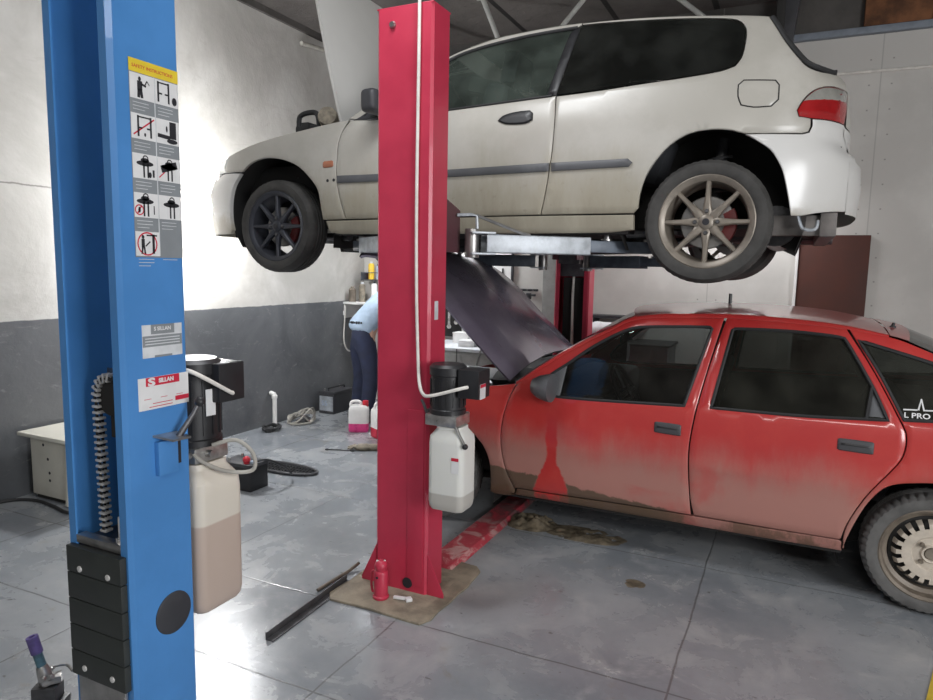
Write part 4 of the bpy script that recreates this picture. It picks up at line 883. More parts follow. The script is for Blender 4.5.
# roof, screens and ends
ROOF=T['w_roof'][3:]
def roofrow(u,z,S,c,k=12,ex=2.6,bow=0):
    v0=S(u,z); r=[]
    for i in range(2*k+1):
        t=-1+i/k; t=math.sin(t*PI/2); r.append((u+bow*(1-t*t),v0*t,z+c*(1-abs(t)**ex)))
    return r
rp=spl([V((u,z)) for u,z in ROOF],3); roof=MB(); roof.grid([roofrow(p.x,p.y,S,.045+.0*p.x,bow=-.10*max(0,1-(p.x-1.131)/.35) if p.x<1.48 else 0) for p in rp]); roof.build('roof',P_,car,ang=60,norm=False) if False else roof.build('roof',P_,car,ang=60)
def screen(name,mat,car,pts,S,c0,c1,b0,b1,ins=.03,parent=None):
    rows=[]; n=len(pts)
    for i,(u,z) in enumerate(pts):
        f=i/(n-1); v0=S(u,z)-ins; bow=b0+(b1-b0)*f; c=c0+(c1-c0)*f
        rows.append([(u+bow*(1-t*t),v0*t,z+c*(1-abs(t)**2.4)) for t in [-1+k/10 for k in range(21)]])
    return MB().grid(rows).build(name,mat,parent or car,ang=60)
screen('windscreen',M['gl_front'],car,[(.575,.612),(.70,.69),(.85,.778),(1.0,.866),(1.14,.948)],S,.0,.045,-.20,-.10,.02)
hg=[(2.775,.950),(2.83,.872),(2.90,.775),(2.953,.715),(3.02,.70),(3.10,.69)]
tg=cap('tailgate',P_,car,S,[.455,.52,.58,.64,.69],lambda z:3.13,2.45,WhiteS.R,WhiteS.W,3.2)
screen('hatch_window',M['gl_dark'],car,[(2.775,.956),(2.83,.88),(2.89,.79),(2.953,.72),(3.06,.690)],S,.045,.01,.06,.05,.012,parent=tg)
b=MB(); b.tube(on_side(S,-1,[(2.785,.945),(2.81,.905),(2.86,.82),(2.925,.735),(2.96,.705),(3.01,.69),(3.06,.688)],.001),.012,8,sm=3); b.tube(on_side(S,1,[(2.785,.945),(2.81,.905),(2.86,.82),(2.925,.735),(2.96,.705),(3.01,.69),(3.06,.688)],.001),.012,8,sm=3); pieces(b,'hatch_seal',M['rubber'],tg)
b=MB(); b.bx(3.02,3.08,-.35,-.20,.735,.75); b.cyl((3.06,-.25,.74),(3.06,-.25,.765),.012,.008,12); b.build('washer_nozzle',M['black'],tg,bevel=.004)
cap('bumper',M['wbump'],car,S,[.045,.10,.18,.28,.36,.41,.445],lambda z:3.15 if z<.4 else 3.12,2.45,WhiteS.R,WhiteS.W,3.2,off=.003)
cap('bumper',M['wbump'],car,S,[-.045,.02,.12,.22,.30,.335],lambda z:-.60,.15,WhiteS.F,WhiteS.W,3.0,off=.003)
cap('front_panel',M['darkgrey'],car,S,[.335,.39,.44],lambda z:-.56,.15,WhiteS.F,WhiteS.W,3.0,off=-.02)
# hatch held open above the roof line at the back (its stay shows as a dark strut)
# raised bonnet
rows=[]; L=.99
for i in range(15):
    f=i/14; r=[]
    for k in range(-12,13):
        t=k/12; v=(.665-.05*f*f)*t; ln=L*f*(1-.09*abs(t)**3); ln-= .0
        bow=-.03*(1-t*t)*(1-f) ; cr=.035*(1-t*t)
        r.append((.40-.27*ln+cr*.963,v,.635+.963*ln+cr*.27+.05*(1-t*t)*(1-f)*0))
    rows.append(r)
bn=MB().grid(rows).build('bonnet',M['wclean'],car,ang=60,solid=.018)
b=MB(); b.tube([(-.35,.45,.42),(.10,.40,1.45)],.005,8); b.build('bonnet_stay',M['dsteel'],car)
b=MB(); b.bx(-.45,.45,-.62,.62,.05,.40); eb=b.build('engine_bay',M['dark'],car,bevel=.02)
b=MB(); b.bx(-.30,.25,-.30,.25,.40,.52); b.cyl((-.2,-.3,.50),(.2,-.3,.50),.05); b.build('engine_cover',M['dsteel'],eb,bevel=.015)
# parts sticking up out of the engine bay behind the fender
b=MB(); b.tube([(.07,-.66,.53),(.065,-.66,.66),(.09,-.66,.70),(.17,-.66,.71),(.21,-.66,.69),(.225,-.66,.60)],.016,10,sm=4); b.bx(.06,.25,-.69,-.60,.50,.625); b.bx(.11,.17,-.70,-.61,.60,.645); b.build('plastic_bracket',M['rubber'],eb,bevel=.006)
b=MB(); b.lathe([(0,.05),(.055,.05),(.062,.03),(.062,-.04),(.05,-.06),(0,-.06)],(.29,-.655,.665),(.5,-1,.2),24); b.build('intake_hose_end',M['glove'],eb)
# cabin
seat(car,1.05,-.37,.10); seat(car,1.05,.37,.10); b=MB(); b.bx(1.75,2.2,-.62,.62,.12,.30); b.box((2.30,0,.45),(.14,1.2,.5),Matrix.Rotation(math.radians(18),4,'Y')); b.build('rear_bench',M['seat'],car,bevel=.05)
b=MB(); b.bx(.45,.85,-.70,.70,.38,.585); b.build('dashboard',M['dark'],car,bevel=.05); steering(car,1.0,-.36,.55)
b=MB(); b.bx(.95,2.15,-.62,.62,-.02,.0); b.build('cabin_floor',M['dark'],car)
b=MB(); b.box((1.28,-.50,.80),(.20,.03,.085),Matrix.Rotation(math.radians(16),4,'Y')); b.box((1.22,-.50,.69),(.03,.03,.12)); b.build('sun_visor',M['dark'],car,bevel=.01)
for u,k in ((0,'gun'),(2.57,'bronze')):
    for sd in (-1,1): wheel(car,u,0,sd,.825,.2875,.185,k,'tyre')
# ---- red hatchback on the floor
RX,RYC=-1.942,4.422
S=RedS.S; P_=M['rpaint']
car=thing('hatchback_car','muddy red five door hatchback on the floor with its purple bonnet open','car',(RX,RYC,0))
fend=[(-.45,.715),(-.40,.735),(-.15,.79),(.10,.835),(.356,.872),(.486,.892),(.549,.904)]+T['r_gap1'][1:]+[(.546,.245),(.47,.225),(.385,.223),(.398,.308),(.390,.432),(.343,.530),(.26,.605),(.14,.650),(.0,.665),(-.14,.650),(-.26,.600),(-.345,.52),(-.375,.46),(-.46,.455),(-.49,.50),(-.485,.62)]
bump=[(-.378,.455),(-.395,.32),(-.39,.20),(-.45,.20),(-.49,.30),(-.495,.44)]
top=[(.69,1.003),(.80,1.083),(.93,1.164),(1.05,1.230),(1.11,1.268),(1.175,1.292),(1.30,1.309),(1.40,1.314),(1.628,1.322)]
fdoor=[(.557,.902)]+T['r_gap1'][1:7]+[(.549,.275),(.561,.284),(.853,.287),(1.121,.293),(1.331,.294),(1.541,.296)]+T['r_gap2'][::-1][1:-1]+[(1.628,1.322)]+top[::-1][1:]
fw=T['r_fwin']; fhole=[(.80,.852),(1.476,.872),(1.572,1.262),(1.560,1.272),(1.411,1.266),(1.202,1.252),(1.129,1.232),(1.047,1.190),(.945,1.124),(.834,1.036),(.735,.960),(.690,.900),(.70,.870)]
rdoor=[(1.553,.297)]+[(p[0]+.002,p[1]) for p in T['r_gap2'][::-1][1:-1]]+[(1.637,1.322),(1.844,1.318),(2.027,1.310),(2.188,1.298)]+T['r_gap3'][1:]+[(2.222,.297),(2.097,.296),(1.873,.296),(1.703,.297)]
rhole=[(1.606,.876),(1.672,1.262),(1.685,1.270),(1.941,1.272),(2.136,1.260),(2.180,1.252),(2.208,1.211),(2.306,1.041),(2.374,.898),(2.291,.894),(2.012,.880)]
qhole=[(2.240,1.246),(2.334,1.097),(2.436,.905),(2.546,.912),(2.78,.928),(3.00,.952),(2.93,1.005),(2.72,1.100),(2.545,1.160)]
quart=[(2.236,.300)]+[(p[0]+.001,p[1]) for p in T['r_gap3'][::-1][1:-1]]+[(2.193,1.300),(2.365,1.270),(2.433,1.251),(2.54,1.207),(2.75,1.125),(2.95,1.040),(3.12,.960),(3.22,.92),(3.38,.90),(3.40,.80),(3.41,.62),(3.40,.50),(2.945,.48),(2.90,.535),(2.83,.590),(2.74,.622),(2.65,.637),(2.566,.635),(2.495,.625),(2.43,.610),(2.378,.580),(2.327,.505),(2.287,.412),(2.252,.30),(2.243,.24)]
rbump=[(2.948,.474),(3.39,.490),(3.40,.40),(3.38,.24),(2.965,.23),(2.96,.36)]
sill=[(.40,.222),(.47,.224),(.549,.243),(.56,.279),(.853,.282),(1.121,.288),(1.541,.291),(1.873,.291),(2.222,.292),(2.236,.285),(2.240,.230),(1.876,.226),(1.33,.230),(.89,.232),(.551,.232)]
def crease(u,z):
    d=z-(.558+.017*(u-.5)); return .006*max(0,1-abs(d-.006)/.012)
for sd in (-1,1):
    panel('fender',P_,car,fend,S,sd,fn=crease); panel('bumper',M['darkgrey'],car,bump,S,sd,off=.012,thick=.03)
    dr=panel('door',P_,car,fdoor,S,sd,holes=[fhole],thick=.03,fn=crease,res=.035)
    dr2=panel('door',P_,car,rdoor,S,sd,holes=[rhole],thick=.03,fn=crease,res=.035)
    panel('quarter_panel',P_,car,quart,S,sd,holes=[qhole],thick=.03)
    panel('bumper',M['darkgrey'],car,rbump,S,sd,off=.012,thick=.03); panel('sill',P_,car,sill,S,sd,off=-.008,thick=.04)
    panel('window',M['gl_red'],dr,[(.815,.853)]+fhole[1:-3],pane(S,1.0),sd,off=-.012,gap=-.006,thick=.004,bev=.001)
    g=panel('window',M['gl_redr'],dr2,rhole,pane(S,1.0),sd,off=-.012,gap=-.006,thick=.004,bev=.001)
    panel('window_corner',M['mould'],dr2,[(2.292,.898),(2.374,.899),(2.308,1.030)],S,sd,off=-.009,gap=0,thick=.006,bev=.002)
    q=panel('window',M['gl_redr'],car,qhole,pane(S,1.0),sd,off=-.010,gap=-.006,thick=.004,bev=.001)
    for par,h in ((dr,fhole),(dr2,rhole),(car,qhole)):
        hr=refine(h,.03); b=MB(); b.tube(on_side(S,sd,hr,-.004),.009,6,closed=True); 
        if par is dr2: b.tube(on_side(S,sd,[(2.288,.897),(2.305,1.035)],-.004),.008,6)
        b.build('window_seal',M['rubber'],par)
    for (u0,u1,z0,z1,par) in ((1.335,1.470,.722,.778,dr),(2.178,2.326,.742,.797,dr2)):
        hp=[(u0,z0+.004),(u0,z1-.004),(u0+.008,z1),(u1-.008,z1-.003),(u1,z1-.008),(u1,z0-.002),(u1-.008,z0-.005),(u0+.008,z0)]
        h=panel('door_handle',M['darkgrey'],par,hp,S,sd,off=.007,gap=0,thick=.014,bev=.005,res=.03)
        zm_=(z0+z1)/2+.003; panel('handle_flap',M['black'],h,[(u0+.014,zm_-.004),(u1-.01,zm_-.008),(u1-.01,zm_+.002),(u0+.014,zm_+.006)],S,sd,off=.0085,gap=0,thick=.006,bev=.001)
    panel('roof_rail',P_,car,[(.60,.948),(.673,1.006),(.788,1.091),(.924,1.175),(1.049,1.242),(1.109,1.281),(1.171,1.307),(1.298,1.326),(1.402,1.332),(1.637,1.342),(1.844,1.338),(2.027,1.328),(2.189,1.311),(2.365,1.278),(2.365,1.268),(2.19,1.294),(2.027,1.307),(1.844,1.315),(1.63,1.320),(1.40,1.311),(1.30,1.306),(1.175,1.289),(1.11,1.265),(1.05,1.227),(.93,1.161),(.80,1.080),(.69,1.000),(.62,.945)],S,sd,off=-.002,gap=0,thick=.03,bev=.003)
    # mirror on its sail
    b=MB(); c0=V((.74,sd*.90,.915))
    rows=[]
    for (du,ry,rz,dv) in ((-.075,.012,.012,.0),(-.06,.05,.040,.01),(-.02,.085,.062,.02),(.03,.10,.075,.025),(.055,.102,.078,.025)):
        rows.append([(c0.x+du,c0.y+sd*dv+ry*math.cos(a)*1.0,c0.z+rz*math.sin(a)) for a in [2*PI*i/20 for i in range(20)]])
    b.grid(rows,closed=True); n=20; b.f.append(tuple(range(n-1,-1,-1))); b.f.append(tuple(range(80,100))); mi=b.build('door_mirror',M['mould'],car)
    panel('mirror_base',M['mould'],mi,[(.70,.872),(.812,.852),(.828,1.030),(.735,.960),(.692,.902)],S,sd,off=-.002,gap=0,thick=.02,bev=.004)
    b=MB(); b.box((.755,sd*.85,.90),(.05,.08,.04)); b.build('mirror_arm',M['black'],mi,bevel=.01)
    panel('tail_lamp',M['lamp_red'],car,[(3.405,.56),(3.405,.80),(3.46,.80),(3.47,.56)],S,sd,off=.0,gap=.001,thick=.03,bev=.004)
    # window sticker: a line with a tall spike, cut off letters below
    if sd<0:
        k=MB()
        for P in ([(2.432,.955),(2.487,.958),(2.487,.952),(2.432,.949)],[(2.487,.958),(2.498,1.004),(2.503,1.004),(2.514,.958),(2.508,.955),(2.500,.990),(2.493,.952)],[(2.510,.958),(2.560,.961),(2.560,.955),(2.508,.952)]):
            panel('',None,None,P,pane(S,1.0),sd,off=-.0065,gap=0,thick=.001,bev=.0002,rfn=False,mb=k)
        k.build('sticker_line',M['whitepl'],q,norm=True)
        # lettering follows the pane
        me=text_mesh('L PRO',.034,Matrix.Identity(4),ext=.0003,bold=.0008)
        for v in me.vertices:
            u=2.434+v.co.x*1.12; z=.9185+v.co.y*.92+(u-2.434)*.02; v.co=V((u,sd*(pane(S,1.0)(u,z)-.0065+(.0004 if v.co.z>0 else 0)),z))
        link('sticker_text',me,M['whitepl'],q)
inner=MB()
for sd in (-1,1):
    panel('',None,None,[(.42,.25),(2.23,.25),(2.26,.34),(2.33,.52),(2.42,.62),(2.57,.65),(2.72,.64),(2.85,.59),(2.95,.48),(3.0,.26),(3.34,.28),(3.36,.86),(3.10,.90),(2.5,.88),(1.6,.85),(.72,.83),(.58,.87),(.1,.80),(-.40,.70),(-.43,.66),(-.45,.48),(-.38,.48),(-.27,.62),(-.14,.67),(0,.685),(.16,.665),(.29,.61),(.37,.53),(.41,.43)],S,sd,off=-.034,gap=0,thick=.004,res=.09,step=.06,mb=inner)
for sd in (-1,1):
    for P in ([(1.50,.84),(1.56,.84),(1.66,1.30),(1.60,1.31)],[(2.38,.86),(2.46,.86),(2.25,1.285),(2.17,1.28)]): panel('',None,None,P,S,sd,off=-.034,gap=0,thick=.004,res=.09,mb=inner)
inner.build('inner_shell',M['dark'],car,weld=False)
b=MB()
for u,zc in ((0,.29),(2.6,.29)):
    for sd in (-1,1):
        rows=[[(p[0],sd*p[1],p[2]) for p in r] for r in arch_liner(b,u,zc,.80,.40,SF=S)]; b.grid(rows); b.f+=[(len(b.v),len(b.v)-51+3*i+2,len(b.v)-51+3*i+5) for i in range(16)]; b.v.append(V((u,sd*.40,zc)))
pieces(b,'wheel_arch_liner',M['dark'],car,weld=False)
b=MB(); b.bx(.42,2.24,-.74,.74,.20,.24).bx(2.24,3.3,-.42,.42,.22,.27).bx(-.6,.42,-.42,.42,.18,.22); b.build('floor_pan',M['dark'],car,bevel=.01)
RT=[(1.171,1.306),(1.298,1.326),(1.402,1.332),(1.637,1.341),(1.844,1.337),(2.027,1.327),(2.189,1.309),(2.365,1.276)]
def wrap(S,u,z,c): return roofrow(u,z,S,c,k=14,ex=3.0)
MB().grid([roofrow(p.x,p.y,S,.030,k=14,ex=2.4,bow=-.10*max(0,1-(p.x-1.171)/.3)) for p in spl([V(p) for p in RT],3)]).build('roof',P_,car,ang=60)
screen('windscreen',M['gl_red'],car,[(.56,.905),(.70,1.010),(.85,1.118),(1.0,1.212),(1.10,1.272),(1.171,1.304)],S,.0,.02,-.10,-.08,.035)
b=MB()
for sd in (-1,1):
    rows=[]
    for u,z in ((.545,.903),(.673,1.003),(.788,1.088),(.924,1.172),(1.049,1.239),(1.109,1.278),(1.171,1.306)):
        v=S(u,z); rows.append([(u+.004,sd*(v+.001),z-.008),(u,sd*(v-.004),z+.004),(u-.008,sd*(v-.03),z+.008),(u-.010,sd*(v-.045),z)])
    b.grid(rows)
pieces(b,'windscreen_pillar',P_,car)
b=MB(); b.grid([[(.50+.0*k,v,.895+.035*(1-(v/.75)**2)) for v in [-.70+.1*j for j in range(15)]] if k==0 else [(.36-.14*(1-(v/.75)**2),v,.885+.03*(1-(v/.75)**2)) for v in [-.70+.1*j for j in range(15)]] for k in range(2)]); cw=b.build('cowl',M['dark'],car)
for v in (-.45,.10):
    b=MB(); b.tube([(.36,v,.935),(.42,v+.25,.965),(.46,v+.52,.965)],.007,6); b.build('wiper',M['dark'],cw)
tg=cap('tailgate',P_,car,S,[.46,.55,.65,.75,.85,.90],lambda z:3.40,2.5,RedS.R,RedS.W,3.2)
screen('hatch_window',M['gl_dark'],car,[(2.44,1.256),(2.54,1.213),(2.75,1.128),(2.95,1.045),(3.12,.965),(3.22,.925)],S,.03,.03,.05,.06,.004,parent=tg)
MB().grid([roofrow(u,z,S,.030,k=14,ex=2.4,bow=w) for u,z,w in ((2.369,1.276,.005),(2.40,1.270,.02),(2.446,1.256,.05))]).build('hatch_edge',P_,tg,ang=60)
MB().grid([roofrow(u,z,S,.03,k=14,ex=2.4) for u,z in ((3.215,.925),(3.30,.915),(3.40,.90))]).build('spoiler',P_,tg,ang=60)
b=MB(); b.bx(2.40,2.43,-.335,-.31,1.285,1.302); b.cyl((2.415,-.32,1.30),(2.42,-.32,1.318),.010,.006,12); b.build('washer_nozzle',M['black'],tg,bevel=.004)
cap('bumper',M['darkgrey'],car,S,[.24,.32,.42,.48],lambda z:3.39,2.5,RedS.R,RedS.W,3.2,off=.012)
cap('bumper',M['darkgrey'],car,S,[.20,.3,.40,.445],lambda z:-.46 if z>.25 else -.44,.1,RedS.F,RedS.W,2.4,off=.012)
cap('front_panel',M['dark'],car,S,[.45,.55,.65],lambda z:-.46,.1,RedS.F,RedS.W,2.4,off=-.01)
b=MB(); b.tube([(1.60,-.0,1.368),(1.60,.0,1.43)],.010,8); b.build('aerial',M['black'],car)
# bonnet raised on its hinges; the nose of the sheet curves over at the top
prof=[V((.470,.905)),V((.392,.975)),V((.302,1.060)),V((.119,1.235)),V((-.045,1.397)),V((-.234,1.535)),V((-.43,1.612)),V((-.60,1.640)),V((-.68,1.632))]
pp=spl(prof,4); rows=[]
for i,p in enumerate(pp):
    f=i/(len(pp)-1); a=pp[min(i+1,len(pp)-1)]-pp[max(i-1,0)]; nrm=V((-a.y,a.x)).normalized(); 
    if nrm.y<0: nrm=-nrm
    r=[]
    for k in range(-14,15):
        t=k/14; hw=.69-.10*f**2.5; cr=.045*(1-abs(t)**2.2)+.006*math.exp(-((abs(t)-.62)/.10)**2); fw_=-.05*(1-t*t)*(1-f)**3
        edge=-.03*max(0,(abs(t)-.93)/.07)
        w=p+nrm*(cr+edge)+V((fw_*.7,-fw_*.72)); r.append((w.x,hw*t,w.y))
    rows.append(r)
bn=MB().grid(rows).build('bonnet',M['hood'],car,ang=60,solid=-.02)
b=MB(); b.tube([(-.30,.45,.76),(-.10,.42,1.38)],.006,8); b.build('bonnet_stay',M['steel'],car)
b=MB(); b.bx(-.42,.40,-.62,.62,.30,.70); eb=b.build('engine_bay',M['dark'],car,bevel=.02)
b=MB(); b.bx(-.30,.15,-.28,.20,.70,.82); b.build('engine_cover',M['dsteel'],eb,bevel=.015)
b=MB(); b.tube([(-.45,-.3,.80),(-.1,-.45,.84),(.25,-.50,.80)],.03,10,sm=4); b.build('intake_hose',M['rubber'],eb)
b=MB(); b.cyl((.12,-.55,.70),(.12,-.55,.86),.07,.07,24); b.cyl((.12,-.55,.86),(.12,-.55,.875),.03,.03,16); b.build('suspension_turret',M['dsteel'],eb,bevel=.004)
b=MB(); b.tube([(.30,-.60,.845),(.05,-.30,.875),(-.3,-.1,.87)],.008,8,sm=4); b.tube([(.2,-.62,.84),(-.05,-.5,.87),(-.35,-.40,.84)],.006,8,sm=4); b.build('wiring',M['galv'],eb)
b=MB(); b.box((.40,-.50,.925),(.05,.14,.05),Matrix.Rotation(.3,4,'Z')); b.build('washer_bottle',M['white'],eb,bevel=.015)
seat(car,1.20,-.36,.32,.56); seat(car,1.20,.36,.32,.56); b=MB(); b.bx(1.85,2.30,-.62,.62,.34,.52); b.box((2.42,0,.68),(.14,1.2,.5),Matrix.Rotation(math.radians(18),4,'Y')); b.build('rear_bench',M['seat'],car,bevel=.05)
b=MB(); b.bx(.55,.95,-.70,.70,.62,.86); b.build('dashboard',M['dark'],car,bevel=.05); steering(car,1.08,-.36,.83)
b=MB(); b.bx(2.45,3.1,-.66,.66,.84,.87); b.build('parcel_shelf',M['dark'],car)
b=MB(); b.box((1.0,-.12,1.14),(.02,.20,.06)); b.build('interior_mirror',M['dark'],car,bevel=.008)
for u in (0,2.6):
    for sd in (-1,1): wheel(car,u,.287,sd,.818,.287,.175,'steel','tyre2',tread=.008)
# ---------------------------------------------------------------- loose things
R=Matrix.Rotation
# cabinet beside the left wall
t=thing('tool_cabinet','cream metal cabinet with an overhanging top beside the left wall','cabinet',(-4.15,2.95,0))
MB().bx(-.27,.27,-.26,.26,.03,.425).build('cabinet_body',M['cream'],t,bevel=.004)
MB().bx(-.31,.31,-.32,.30,.425,.45).build('cabinet_top',M['cream'],t,bevel=.006)
MB().bx(-.26,.26,-.24,.24,0,.03).build('plinth',M['dark'],t)
b=MB()
for x,z in ((-.14,.37),(-.10,.28),(-.09,.19),(-.09,.14)): b.cyl((x,-.261,z),(x,-.259,z),.010,.010,10)
pieces(b,'bolt_hole',M['ink'],t); b=MB(); b.box((.13,-.285,.22),(.018,.012,.42),R(.10,4,'Y')); b.build('corner_strip',M['cream'],t)
t=thing('paper_stack','small stack of printed papers on top of the cream cabinet','papers',(-4.0,2.95,.45)); b=MB()
for i in range(4): b.box((0,0,.004+.006*i),(.16,.11,.005),.1*i)
b.build('sheet',M['whitepl'],t)
o=MB().tube([(-4.49,2.45,.012),(-4.44,2.58,.012),(-4.3,2.64,.012),(-4.1,2.62,.012),(-3.9,2.6,.012),(-3.7,2.75,.012)],.010,8,sm=5).build('floor_cable',M['rubber']); tag(o,'dark cable trailing along the floor in front of the cream cabinet','cable')
# battery by the wall
def battery(loc,rz,dims,label,name,mats):
    l,w,h=dims; t=thing(name,label,'battery',loc,rz)
    MB().bx(-w/2,w/2,-l/2,l/2,0,h*.86).build('case',M[mats],t,bevel=.006)
    MB().bx(-w/2-.004,w/2+.004,-l/2-.004,l/2+.004,h*.86,h).build('lid',M['darkgrey'],t,bevel=.006)
    for s in (-1,1): b=MB(); b.cyl((-w*.28,s*l*.36,h),(-w*.28,s*l*.36,h+.022),.012,.010,14); b.build('terminal',M['steel'],t)
    return t
t=battery((-4.34,5.89,0),0,(.36,.19,.235),'dark car battery with a pale label on the floor by the left wall','car_battery','darkgrey')
MB().bx(-.085,.085,-.1815,-.1795,.03,.185).build('front_label',M['galv'],t); text('label_text','55',.075,minusY(-.06,-.1825,.085),M['bluelabel'],t,ext=.0004,bold=.002)
b=MB(); b.tube([(0,-.14,.235),(0,-.14,.262),(0,.14,.262),(0,.14,.235)],.008,8); b.build('carry_handle',M['black'],t)
t=battery((-3.385,3.52,0),0,(.175,.27,.19),'small black car battery with a red terminal cap behind the blue lift tank','car_battery','black')
b=MB(); b.sphere((.075,-.055,.215),.026,18,12); b.cyl((.075,-.055,.19),(.075,-.055,.215),.02); b.build('terminal_cap',M['redcap'],t); MB().box((.118,-.03,.20),(.03,.05,.02)).build('clamp',M['bluelabel'],t,bevel=.003)
o=MB().tube([(-3.26,3.47,.20),(-3.20,3.55,.21),(-3.17,3.7,.12),(-3.2,3.8,.03)],.008,8,sm=5).build('jump_lead',M['black']); tag(o,'short black lead dropping from the small battery to the floor','cable')
# plastic grille lying on the floor
t=thing('plastic_grille','black slatted plastic grille panel lying flat on the floor','grille',(-3.385,3.93,0),math.radians(2))
b=MB(); b.tube([(-.26,-.03,.014),(-.24,.10,.014),(-.1,.135,.014),(.12,.12,.014),(.26,.06,.014),(.25,-.02,.014),(.1,-.075,.014),(-.12,-.075,.014)],.012,8,closed=True,sm=3); b.build('grille_frame',M['darkgrey'],t)
b=MB()
for i in range(16):
    x=-.22+.029*i; b.box((x,.022,.012),(.008,.165,.012),.25)
for y in (-.02,.03,.08): b.bx(-.23,.23,y-.004,y+.004,.006,.018)
b.build('grille_slats',M['black'],t)
# pipe stub, wires, leads
t=thing('waste_pipe','white plastic pipe stub with an elbow against the dark left wall','pipe',(-4.435,5.03,0)); b=MB(); b.tube([(0,0,0),(0,0,.28),(-.008,0,.305),(-.03,0,.315),(-.05,0,.315)],.021,14,sm=4); b.build('pipe',M['white'],t); b=MB(); b.cyl((0,0,.265),(0,0,.30),.027,.027,16); b.build('pipe_socket',M['white'],t,bevel=.004)
t=thing('cable_coil','loose coil of grey cable on the floor beside the white pipe stub','cable coil',(-4.30,5.27,0)); b=MB(); rr=random.Random(3); P=[]
for i in range(44):
    a=i*.62; r=.10+.035*rr.random(); P.append((r*math.cos(a)*.9,r*math.sin(a)*1.25,.015+.12*max(0,math.sin(a*.31))*rr.random()+.05*max(0,math.sin(a))))
b.tube(P,.009,6,sm=5); b.build('coil',M['greycable'],t)
b=MB(); b.box((.03,-.02,.025),(.09,.16,.05),.3); b.box((-.05,.1,.02),(.08,.08,.04),.8); b.build('plug',M['dsteel'],t,bevel=.01)
t=thing('lead_bundle','small black heap of leads on the floor at the foot of the left wall','cable',(-4.33,4.86,0)); b=MB(); P=[]
for i in range(26):
    a=i*.8; r=.05+.05*rr.random(); P.append((r*math.cos(a)*.8,r*math.sin(a)*1.3,.012+.035*rr.random()))
b.tube(P,.010,6,sm=4); b.box((.02,-.05,.018),(.05,.09,.03),.5); b.build('leads',M['rubber'],t)
# canisters
def jerry(loc,rz,label,s=1.,liquid=True):
    t=thing('canister',label,'canister',loc,rz); b=MB()
    def ring(z,sx,sy,ox=0,r=.025,n=5):
        out=[]
        for cx,cy,a0 in ((1,1,0),(-1,1,90),(-1,-1,180),(1,-1,270)):
            for i in range(n+1):
                a=math.radians(a0+90*i/n); out.append((ox+cx*(sx/2-r)+r*math.cos(a),cy*(sy/2-r)+r*math.sin(a),z))
        return out
    rows=[ring(z*s,a*s,c*s,o*s) for z,a,c,o in ((.082,.186,.13,0),(.20,.186,.13,0),(.225,.180,.125,0),(.243,.155,.11,0),(.252,.13,.10,.0))]
    b.grid(rows,closed=True); n=len(rows[0]); b.f.append(tuple(range(4*n,5*n)));
    body=b.build('canister_body',M['white'],t)
    b=MB(); rows=[ring(z*s,a*s,c*s) for z,a,c in ((.0,.172,.118),(.006,.182,.126),(.02,.186,.13),(.082,.186,.13))]; b.grid(rows,closed=True); b.f.append(tuple(range(n-1,-1,-1)))
    b.build('coolant',M['pink' if liquid else 'inkred'],t)
    b=MB(); b.tube([(-.075*s,0,.235*s),(-.075*s,0,.265*s),(-.055*s,0,.285*s),(.0,0,.285*s),(.02*s,0,.27*s),(.022*s,0,.245*s)],.014*s,8,sm=4); b.build('canister_handle',M['white'],body)
    b=MB(); b.cyl((.062*s,0,.235*s),(.062*s,0,.255*s),.026*s); b.cyl((.062*s,0,.255*s),(.062*s,0,.292*s),.028*s,.027*s,18); b.build('canister_cap',M['redcap'],t,bevel=.003); return t
jerry((-3.615,5.255,0),math.radians(28),'translucent white canister a quarter full of pink coolant, red cap')
t=jerry((-3.30,5.19,0),math.radians(60),'white canister with a red label half hidden behind the near red post',1.12,False)
MB().box((0,-.0735,.135),(.16,.003,.11)).build('canister_label',M['inkred'],t)
# gloves and a spanner
def glove(loc,rz,label,flip=1):
    t=thing('work_glove',label,'glove',loc,rz,group='dirty work gloves by the coolant canister'); b=MB()
    def lump(pts,rad):
        b.tube([V(p) for p in pts],rad,10,sm=3) if False else b.tube(pts,rad,10)
    b.sphere((0,0,.022),.06,16,10,(1.3,.95,.5)); b.tube([(-.05,0,.02),(-.09,.004,.022),(-.13,.0,.02)],[.030,.034,.036],12)
    for i,(a,l) in enumerate(((-.35,.075),(-.12,.092),(.10,.088),(.32,.07))):
        y=-.032+.021*i; b.tube([(.045,y,.02),(.045+l*.5*math.cos(a),y+l*.5*math.sin(a),.030),(.045+l*math.cos(a),y+l*math.sin(a),.014)],[.013,.0125,.009],10)
    b.tube([(-.01,-.035*flip,.02),(.02,-.068*flip,.026),(.055,-.078*flip,.016)],[.016,.0135,.010],10)
    for v in b.v: v.z=max(.001,v.z+.012*noise.noise(v*22))
    g=b.build('glove_shell',M['glove'],t,ang=70,weld=False); b=MB(); b.tube([(-.135,.036*math.cos(q),.022+.020*math.sin(q)) for q in [2*PI*i/16 for i in range(16)]],.006,6,closed=True); b.build('glove_cuff',M['rubber'],t); return t
glove((-3.20,4.72,0),math.radians(205),'dirty work glove lying on the floor, the one farther from the red post'); glove((-3.02,4.90,0),math.radians(160),'dirty work glove lying on the floor, the one touching the red post in view',-1)
t=thing('spanner','dark steel spanner lying beside the dirty gloves','spanner',(-3.36,4.60,0),math.radians(20)); b=MB(); b.box((.0,0,.007),(.20,.014,.007)); b.lathe([(.010,0),(.019,0),(.019,.010),(.010,.010)],(.11,0,.002),(0,0,1),18,closed=True); b.lathe([(.008,0),(.016,0),(.016,.010),(.008,.010)],(-.11,0,.002),(0,0,1),18,closed=True); b.build('spanner_bar',M['dsteel'],t,bevel=.002)
